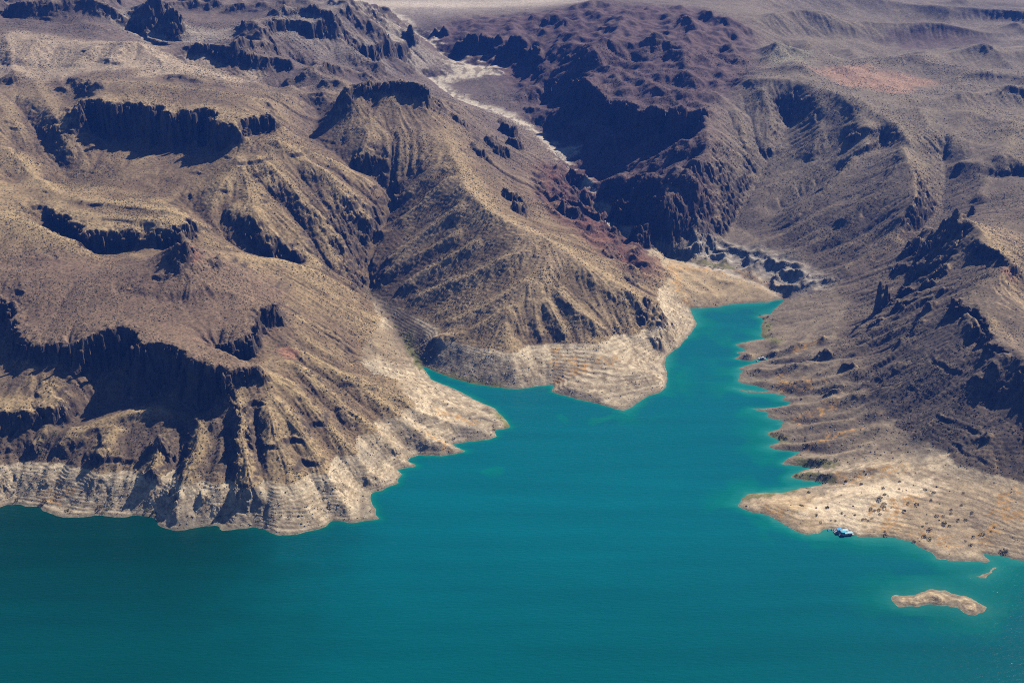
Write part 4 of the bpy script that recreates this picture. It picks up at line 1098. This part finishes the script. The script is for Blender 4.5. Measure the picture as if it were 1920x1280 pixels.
scatter('desert_scrub', 330000, lambda i, j: sw[j, i], (0.8, 2.4), scrub_mat, 0.6, 'small dark desert bushes dotted over the hillsides')
rw = np.clip((0.10 + smooth(0.45, 0.9, steep) * 0.5 + 0.5 * b_km + 0.45 * (col[..., 0] < 0.15)) * (1 - edge * 0.9), 0, 1) * np.clip(0.4 + fbm(VX, VY, 40, 3, seed=72), 0.02, 1)
scatter('loose_rocks', 230000, lambda i, j: rw[j, i], (0.8, 3.0), stone_mat, 0.75, 'brown boulders strewn over the slopes')
pw = np.clip(edge * (0.25 + 0.75 * smooth(0.3, 0.7, steep)) * (1 - b_beach * 0.85) * np.clip(0.5 + fbm(VX, VY, 30, 3, seed=73), 0.05, 1), 0, 1)
scatter('pale_rocks', 230000, lambda i, j: pw[j, i] * 0.8, (0.6, 2.4), crust_mat, 0.7, 'pale crusted rubble on the drawdown band')

# ---------------------------------------------------------------- bushes one can count
leaf_mats = [simple_mat('olive_leaves', (.19, .175, .075), 0.8, 0.5, 0.8, 0.15), simple_mat('green_leaves', (.22, .27, .06), 0.8, 0.5, 0.8, 0.15), simple_mat('dry_leaves', (.23, .165, .065), 0.85, 0.4, 0.8, 0.15)]
def bush_mesh(k, mat):
    r = random.Random(500 + k); b = MB()
    for _ in range(70):
        a_ = r.uniform(0, 6.2832); q = r.random() ** 0.5; el = r.uniform(0.05, 1.0)
        x, y, z = q * math.cos(a_) * 0.95, q * math.sin(a_) * 0.95, el * 0.95 * math.sqrt(max(1 - q * q * 0.8, .05))
        s_ = r.uniform(0.12, 0.24)
        u = Vector((r.uniform(-1, 1), r.uniform(-1, 1), r.uniform(-1, 1))).normalized() * s_
        w = u.orthogonal().normalized() * s_ * 0.7
        p = Vector((x, y, z))
        b.add([p - u, p + w, p + u, p - w], [(0, 1, 2, 3)])
    return b.mesh('bush', mat)
bushes = [[bush_mesh(k + 10 * m, leaf_mats[m]) for k in range(4)] for m in range(3)]
NUM = ['first', 'second', 'third', 'fourth', 'fifth', 'sixth', 'seventh', 'eighth', 'ninth', 'tenth', 'eleventh', 'twelfth', 'thirteenth', 'fourteenth', 'fifteenth', 'sixteenth', 'seventeenth', 'eighteenth', 'nineteenth', 'twentieth']
def ordinal(i):
    if i < 20: return NUM[i]
    t, u = divmod(i + 1, 10)
    tens = {2: 'twent', 3: 'thirt', 4: 'fort', 5: 'fift', 6: 'sixt', 7: 'sevent'}[t]
    return tens + 'ieth' if u == 0 else tens + 'y-' + NUM[u - 1]
WORD = ('olive', 'green', 'dry brown')
def shrubs(pts, kinds, where, group):
    pts = sorted(pts)
    r = random.Random(len(pts))
    x, y, z = meet_fine([p[0] for p in pts], [p[1] for p in pts])
    for i, p in enumerate(pts):
        k = r.choice(kinds)
        o = link('bush', r.choice(bushes[k]), None, (x[i], y[i], max(z[i], 0.05) - 0.1))
        s_ = p[2] * 0.55 * 1.05
        o.scale = (s_ * r.uniform(.9, 1.15), s_ * r.uniform(.9, 1.15), s_ * r.uniform(.8, 1.15)); o.rotation_euler = (0, 0, r.uniform(0, 6.28))
        size = 'large' if p[2] > 4.5 else 'small' if p[2] < 3 else 'mid-sized'
        tagp(o, f'{size} {WORD[k]} bush {where}, {ordinal(i)} from the left', 'bush', group)
def Z(ox, oy, s_, pts): return [(ox + a_ / s_, oy + b_ / s_, r_ / s_) for a_, b_, r_ in pts]
shrubs(Z(1500, 880, 4.064, [(65,178,14),(633,143,12),(755,150,12),(646,188,14),(670,200,8),(610,222,24),(955,153,14),(1020,178,18),(640,270,20),(540,300,16),(570,312,12),(600,308,12),(645,290,16),(610,340,12),(208,290,15),(123,292,10),(15,280,14),(317,333,12),(343,350,8),(418,347,10),(125,345,12),(158,405,12),(237,384,8),(270,388,10),(480,378,12),(500,380,10),(520,390,8),(550,370,12),(890,265,18),(825,258,14),(793,315,18),(1000,235,10),(350,88,12),(465,112,14),(760,92,12)]), (0, 0, 0, 2), 'on the pale beach above the houseboats', 'bushes on the pale beach')
shrubs(Z(1500, 880, 4.064, [(1245,180,12),(1230,272,12),(1152,305,12),(1150,333,12),(1045,350,16),(1093,352,10),(1310,328,14),(1205,385,15),(1262,382,13),(1100,410,20),(1138,430,14),(935,432,10),(990,455,20),(965,408,9),(1388,490,20),(1320,515,16),(945,510,18),(985,530,20),(655,500,18),(648,470,10),(870,548,14),(1260,545,10),(1300,575,14),(1480,440,10),(1455,470,8),(1610,172,8),(1570,628,18),(1545,636,14),(1530,620,12)]), (0, 0, 1), 'on the terraces right of the beach', 'bushes on the terraced point')
shrubs(Z(0, 780, 4.267, [(130,685,20),(355,685,22),(100,625,10),(150,650,14),(535,755,18),(800,730,24),(830,768,18),(880,668,18),(1080,738,14),(1120,745,12),(1180,750,18),(1230,775,20),(170,500,12),(870,735,16)]) + Z(350, 780, 4.267, [(240,815,14),(205,855,14),(265,805,12),(650,855,12),(1100,655,14),(1135,715,12),(205,720,10),(1600,220,16),(1675,285,12)]), (0, 1, 0), 'on the white shore below the mesa', 'bushes along the left shore')
shrubs(Z(0, 780, 4.267, [(330,275,30),(445,145,18)]), (1,), 'in the ravine above the white band', 'bushes in the left ravine')
shrubs(Z(600, 700, 4.267, [(815,470,14),(900,488,10),(640,630,10),(610,632,8),(1200,360,12),(1070,520,16),(1390,450,14),(1010,555,16)]), (0, 1), 'on the long pale left spits', 'bushes on the left spits')
shrubs(Z(960, 280, 4.267, [(1330,893,14),(1360,898,16),(1385,905,12),(1540,935,14),(1580,940,14),(1620,945,14),(1680,960,14),(1220,875,14),(1665,1070,10)]), (1, 1, 0), 'at the head of the narrow inlet', 'bushes at the head of the inlet')
shrubs(Z(1360, 740, 5.69, [(545,420,30),(600,440,30),(640,470,26),(500,415,22),(860,742,26),(910,700,30),(960,720,34),(1020,720,34),(1060,700,28),(1000,765,20),(1120,720,24),(1180,690,24),(1040,870,34),(1100,870,34),(1000,880,24),(760,860,20),(820,850,20),(890,1045,14),(800,1175,14),(1090,1200,16),(970,1205,10),(1290,920,14)]), (0, 1, 0), 'among the right shore spits', 'bushes among the right spits')
shrubs([(695,560,3.4),(705,572,4),(716,585,3.2),(728,597,3.6),(742,612,4),(752,628,3.4),(762,640,4),(768,652,4.4),(775,665,4),(782,678,3.6)], (1, 0), 'in the ravine above the left inlet', 'bushes in the ravine above the inlet')
shrubs([(1432 + 3.5 * k, 598 + (k * 7) % 34, 3.2) for k in range(6)] + [(1425, 592, 2.8), (1440, 594, 3)], (2, 1), 'at the reedy edge below the rock spires', 'bushes at the reedy edge')

# ---------------------------------------------------------------- boats
white = simple_mat('white_gelcoat', (.85, .86, .87), 0.3)
blue = simple_mat('blue_paint', (.07, .38, .75), 0.3)
teal = simple_mat('teal_canvas', (.02, .50, .66), 0.7, 0.1, 2.0)
pale = simple_mat('pale_blue_roof', (.45, .66, .74), 0.5)
glass = simple_mat('dark_glass', (.015, .022, .03), 0.08)
grey = simple_mat('grey_deck', (.35, .36, .36), 0.6)
black = simple_mat('black_rubber', (.02, .02, .022), 0.6)
pink = simple_mat('pink_paint', (.55, .04, .16), 0.35)
steel = simple_mat('steel_rail', (.55, .56, .57), 0.3, metal=1.0)
def hull_rings(L, W, z0, z1, bow=0.25):
    out = []
    for t, w, k in ((-.5, .92, 0), (-.2, 1, 0), (.2, 1, 0), (.5 - bow, .92, 0), (.5 - bow / 3, .55, .25), (.5, .08, .55)):
        x = t * L; hw = W / 2 * w; zb = z0 + (z1 - z0) * k
        out.append([(x, -hw * .7, zb), (x, hw * .7, zb), (x, hw, z1), (x, -hw, z1)])
    return out
def houseboat(loc, rz, hullm, label, canopy):
    t = empty('houseboat', loc, rz)
    b = MB(); b.loft(hull_rings(16.5, 4.8, -.4, 1.0, .16)); b.build('hull', hullm, t)
    b = MB(); b.box((0.2, 0, 1.06), (15.2, 4.7, .12)); b.build('deck', grey, t)
    b = MB(); b.box((0.4, 0, 2.22), (10.2, 4.2, 2.2), 0.97); cab = b.build('cabin', white, t)
    for sy in (-1, 1):
        for k in range(4):
            b = MB(); b.box((-3.4 + 2.5 * k, sy * 2.09, 2.4), (1.7, .1, .85)); b.build('window', glass, cab)
    b = MB(); b.box((5.48, 0, 2.3), (.1, 2.6, 1.3)); b.build('window', glass, cab)
    b = MB(); b.box((0.6, 0, 3.4), (12.2, 4.7, .14)); b.build('roof_deck', pale, t)
    b = MB(); b.box((3.4, 0, 3.62), (5.4, 4.1, .3), .94); b.build('roof_cover', pale, t)
    rl = MB()
    for sy in (-1, 1):
        rl.tube((-5.4, sy * 2.3, 4.4), (6.6, sy * 2.3, 4.4), .04)
        for k in range(7): rl.tube((-5.4 + 2 * k, sy * 2.3, 3.46), (-5.4 + 2 * k, sy * 2.3, 4.4), .035)
    rl.build('rail', steel, t)
    cn = MB(); cn.box((-3.0, 0, 5.55), (4.8, 4.5, .16), .93); can = cn.build('canopy', canopy, t)
    for sx in (-5.0, -1.0):
        for sy in (-1, 1):
            p = MB(); p.tube((sx, sy * 2.0, 3.47), (sx, sy * 2.0, 5.5), .05); p.build('post', steel, can)
    s_ = MB()
    for k in range(7):
        a0, a1 = k / 7, (k + 1) / 7
        f = lambda u: (-5.4 - 3.4 * u, .9, 4.3 - 3.5 * (u ** 1.4))
        p, q = f(a0), f(a1)
        s_.add([(p[0], .4, p[2]), (p[0], 1.4, p[2]), (q[0], 1.4, q[2]), (q[0], .4, q[2]), (p[0], .4, p[2] - .25), (p[0], 1.4, p[2] - .25), (q[0], 1.4, q[2] - .25), (q[0], .4, q[2] - .25)],
               [(0, 1, 2, 3), (4, 7, 6, 5), (0, 3, 7, 4), (1, 5, 6, 2)])
    s_.build('slide', blue, t)
    for sy in (-1, 1):
        e2 = MB(); e2.box((-8.4, sy * 1.3, .75), (.7, .6, 1.3), .8); e2.build('outboard_motor', white, t)
    t.scale = (0.95, 0.95, 0.74)
    tagp(t, label, 'houseboat', 'houseboats moored at the beach')
def at_water(px, py, z=0.0):
    x, y = at_height([px], [py], [z]); return float(x[0]), float(y[0]), z
houseboat(at_water(1587, 1002), math.radians(6), blue, 'blue hulled houseboat with teal canopy, nearer of the two at the beach', teal)
houseboat(at_water(1578.5, 997.5), math.radians(6), white, 'white houseboat moored behind the blue hulled one at the beach', blue)
def motorboat(loc, rz, label, group, L=5.6):
    t = empty('motorboat', loc, rz)
    b = MB(); b.loft(hull_rings(L, 2.1, -.25, .75, .4)); b.build('hull', white, t)
    b = MB(); b.box((-.5, 0, .78), (L * .5, 1.5, .08)); b.build('cockpit', grey, t)
    b = MB(); b.box((.35, 0, 1.05), (.12, 1.6, .55), .85, -.25); b.build('windshield', glass, t)
    for sx in (-.5, -1.6):
        b = MB(); b.box((sx, 0, 1.0), (.5, 1.3, .4)); b.build('seat', black, t)
    b = MB(); b.box((-L / 2 - .2, 0, .6), (.45, .4, 1.0), .8); b.build('outboard_motor', black, t)
    tagp(t, label, 'motorboat', group)
motorboat(at_water(1569.5, 992.5), math.radians(60), 'small white motorboat nosed onto the beach left of the houseboats', 'motorboats at the beach')
motorboat(at_water(1575.5, 992.0), math.radians(70), 'small white motorboat on the beach, next to the houseboats', 'motorboats at the beach')
def jet_ski(loc, rz, m, label):
    t = empty('jet_ski', loc, rz)
    b = MB(); b.loft(hull_rings(3.4, 1.2, -.15, .5, .45)); b.build('hull', m, t)
    b = MB(); b.box((-.4, 0, .75), (1.7, .5, .5), .8); b.build('seat', black, t)
    b = MB(); b.box((.6, 0, .8), (.9, .7, .55), .5, -.15); b.build('cowl', white, t)
    b = MB(); b.tube((.45, -.45, 1.2), (.45, .45, 1.2), .05); b.tube((.6, 0, .9), (.45, 0, 1.2), .05); b.build('handlebar', black, t)
    tagp(t, label, 'jet ski', 'jet skis at the beach')
jet_ski(at_water(1552.5, 993.5), math.radians(80), blue, 'dark blue jet ski at the left end of the beach')
jet_ski(at_water(1559.5, 992.8), math.radians(75), pink, 'pink jet ski between the dark blue one and the motorboats')
jet_ski(at_water(1564.0, 993.0), math.radians(85), white, 'white jet ski right of the pink one')
def cruiser(loc, rz):
    t = empty('cabin_cruiser', loc, rz)
    b = MB(); b.loft(hull_rings(10.5, 3.4, -.4, 1.3, .35)); b.build('hull', white, t)
    b = MB(); b.box((-.4, 0, 2.0), (5.2, 2.7, 1.4), .88, -.2); cab = b.build('cabin', white, t)
    for sy in (-1, 1):
        b = MB(); b.box((-.5, sy * 1.3, 2.15), (3.4, .12, .5)); b.build('window', glass, cab)
    b = MB(); b.box((-.9, 0, 3.1), (2.6, 2.2, .8), .85, -.2); b.build('flybridge', white, t)
    b = MB(); b.tube((-1.8, 0, 3.4), (-2.0, 0, 5.2), .07); b.build('mast', white, t)
    b = MB(); b.box((-3.9, 0, 1.36), (2.4, 2.8, .1)); b.build('deck', grey, t)
    tagp(t, 'white cabin cruiser tucked into the narrow cove between rocky spits', 'boat')
cruiser(at_water(1428.5, 673.5), math.radians(175))
motorboat(at_water(1419, 676.6), math.radians(80), 'small white motorboat beside the cabin cruiser in the narrow cove', None, 4.2)
print('done', round(time.time() - T0, 1), 's')
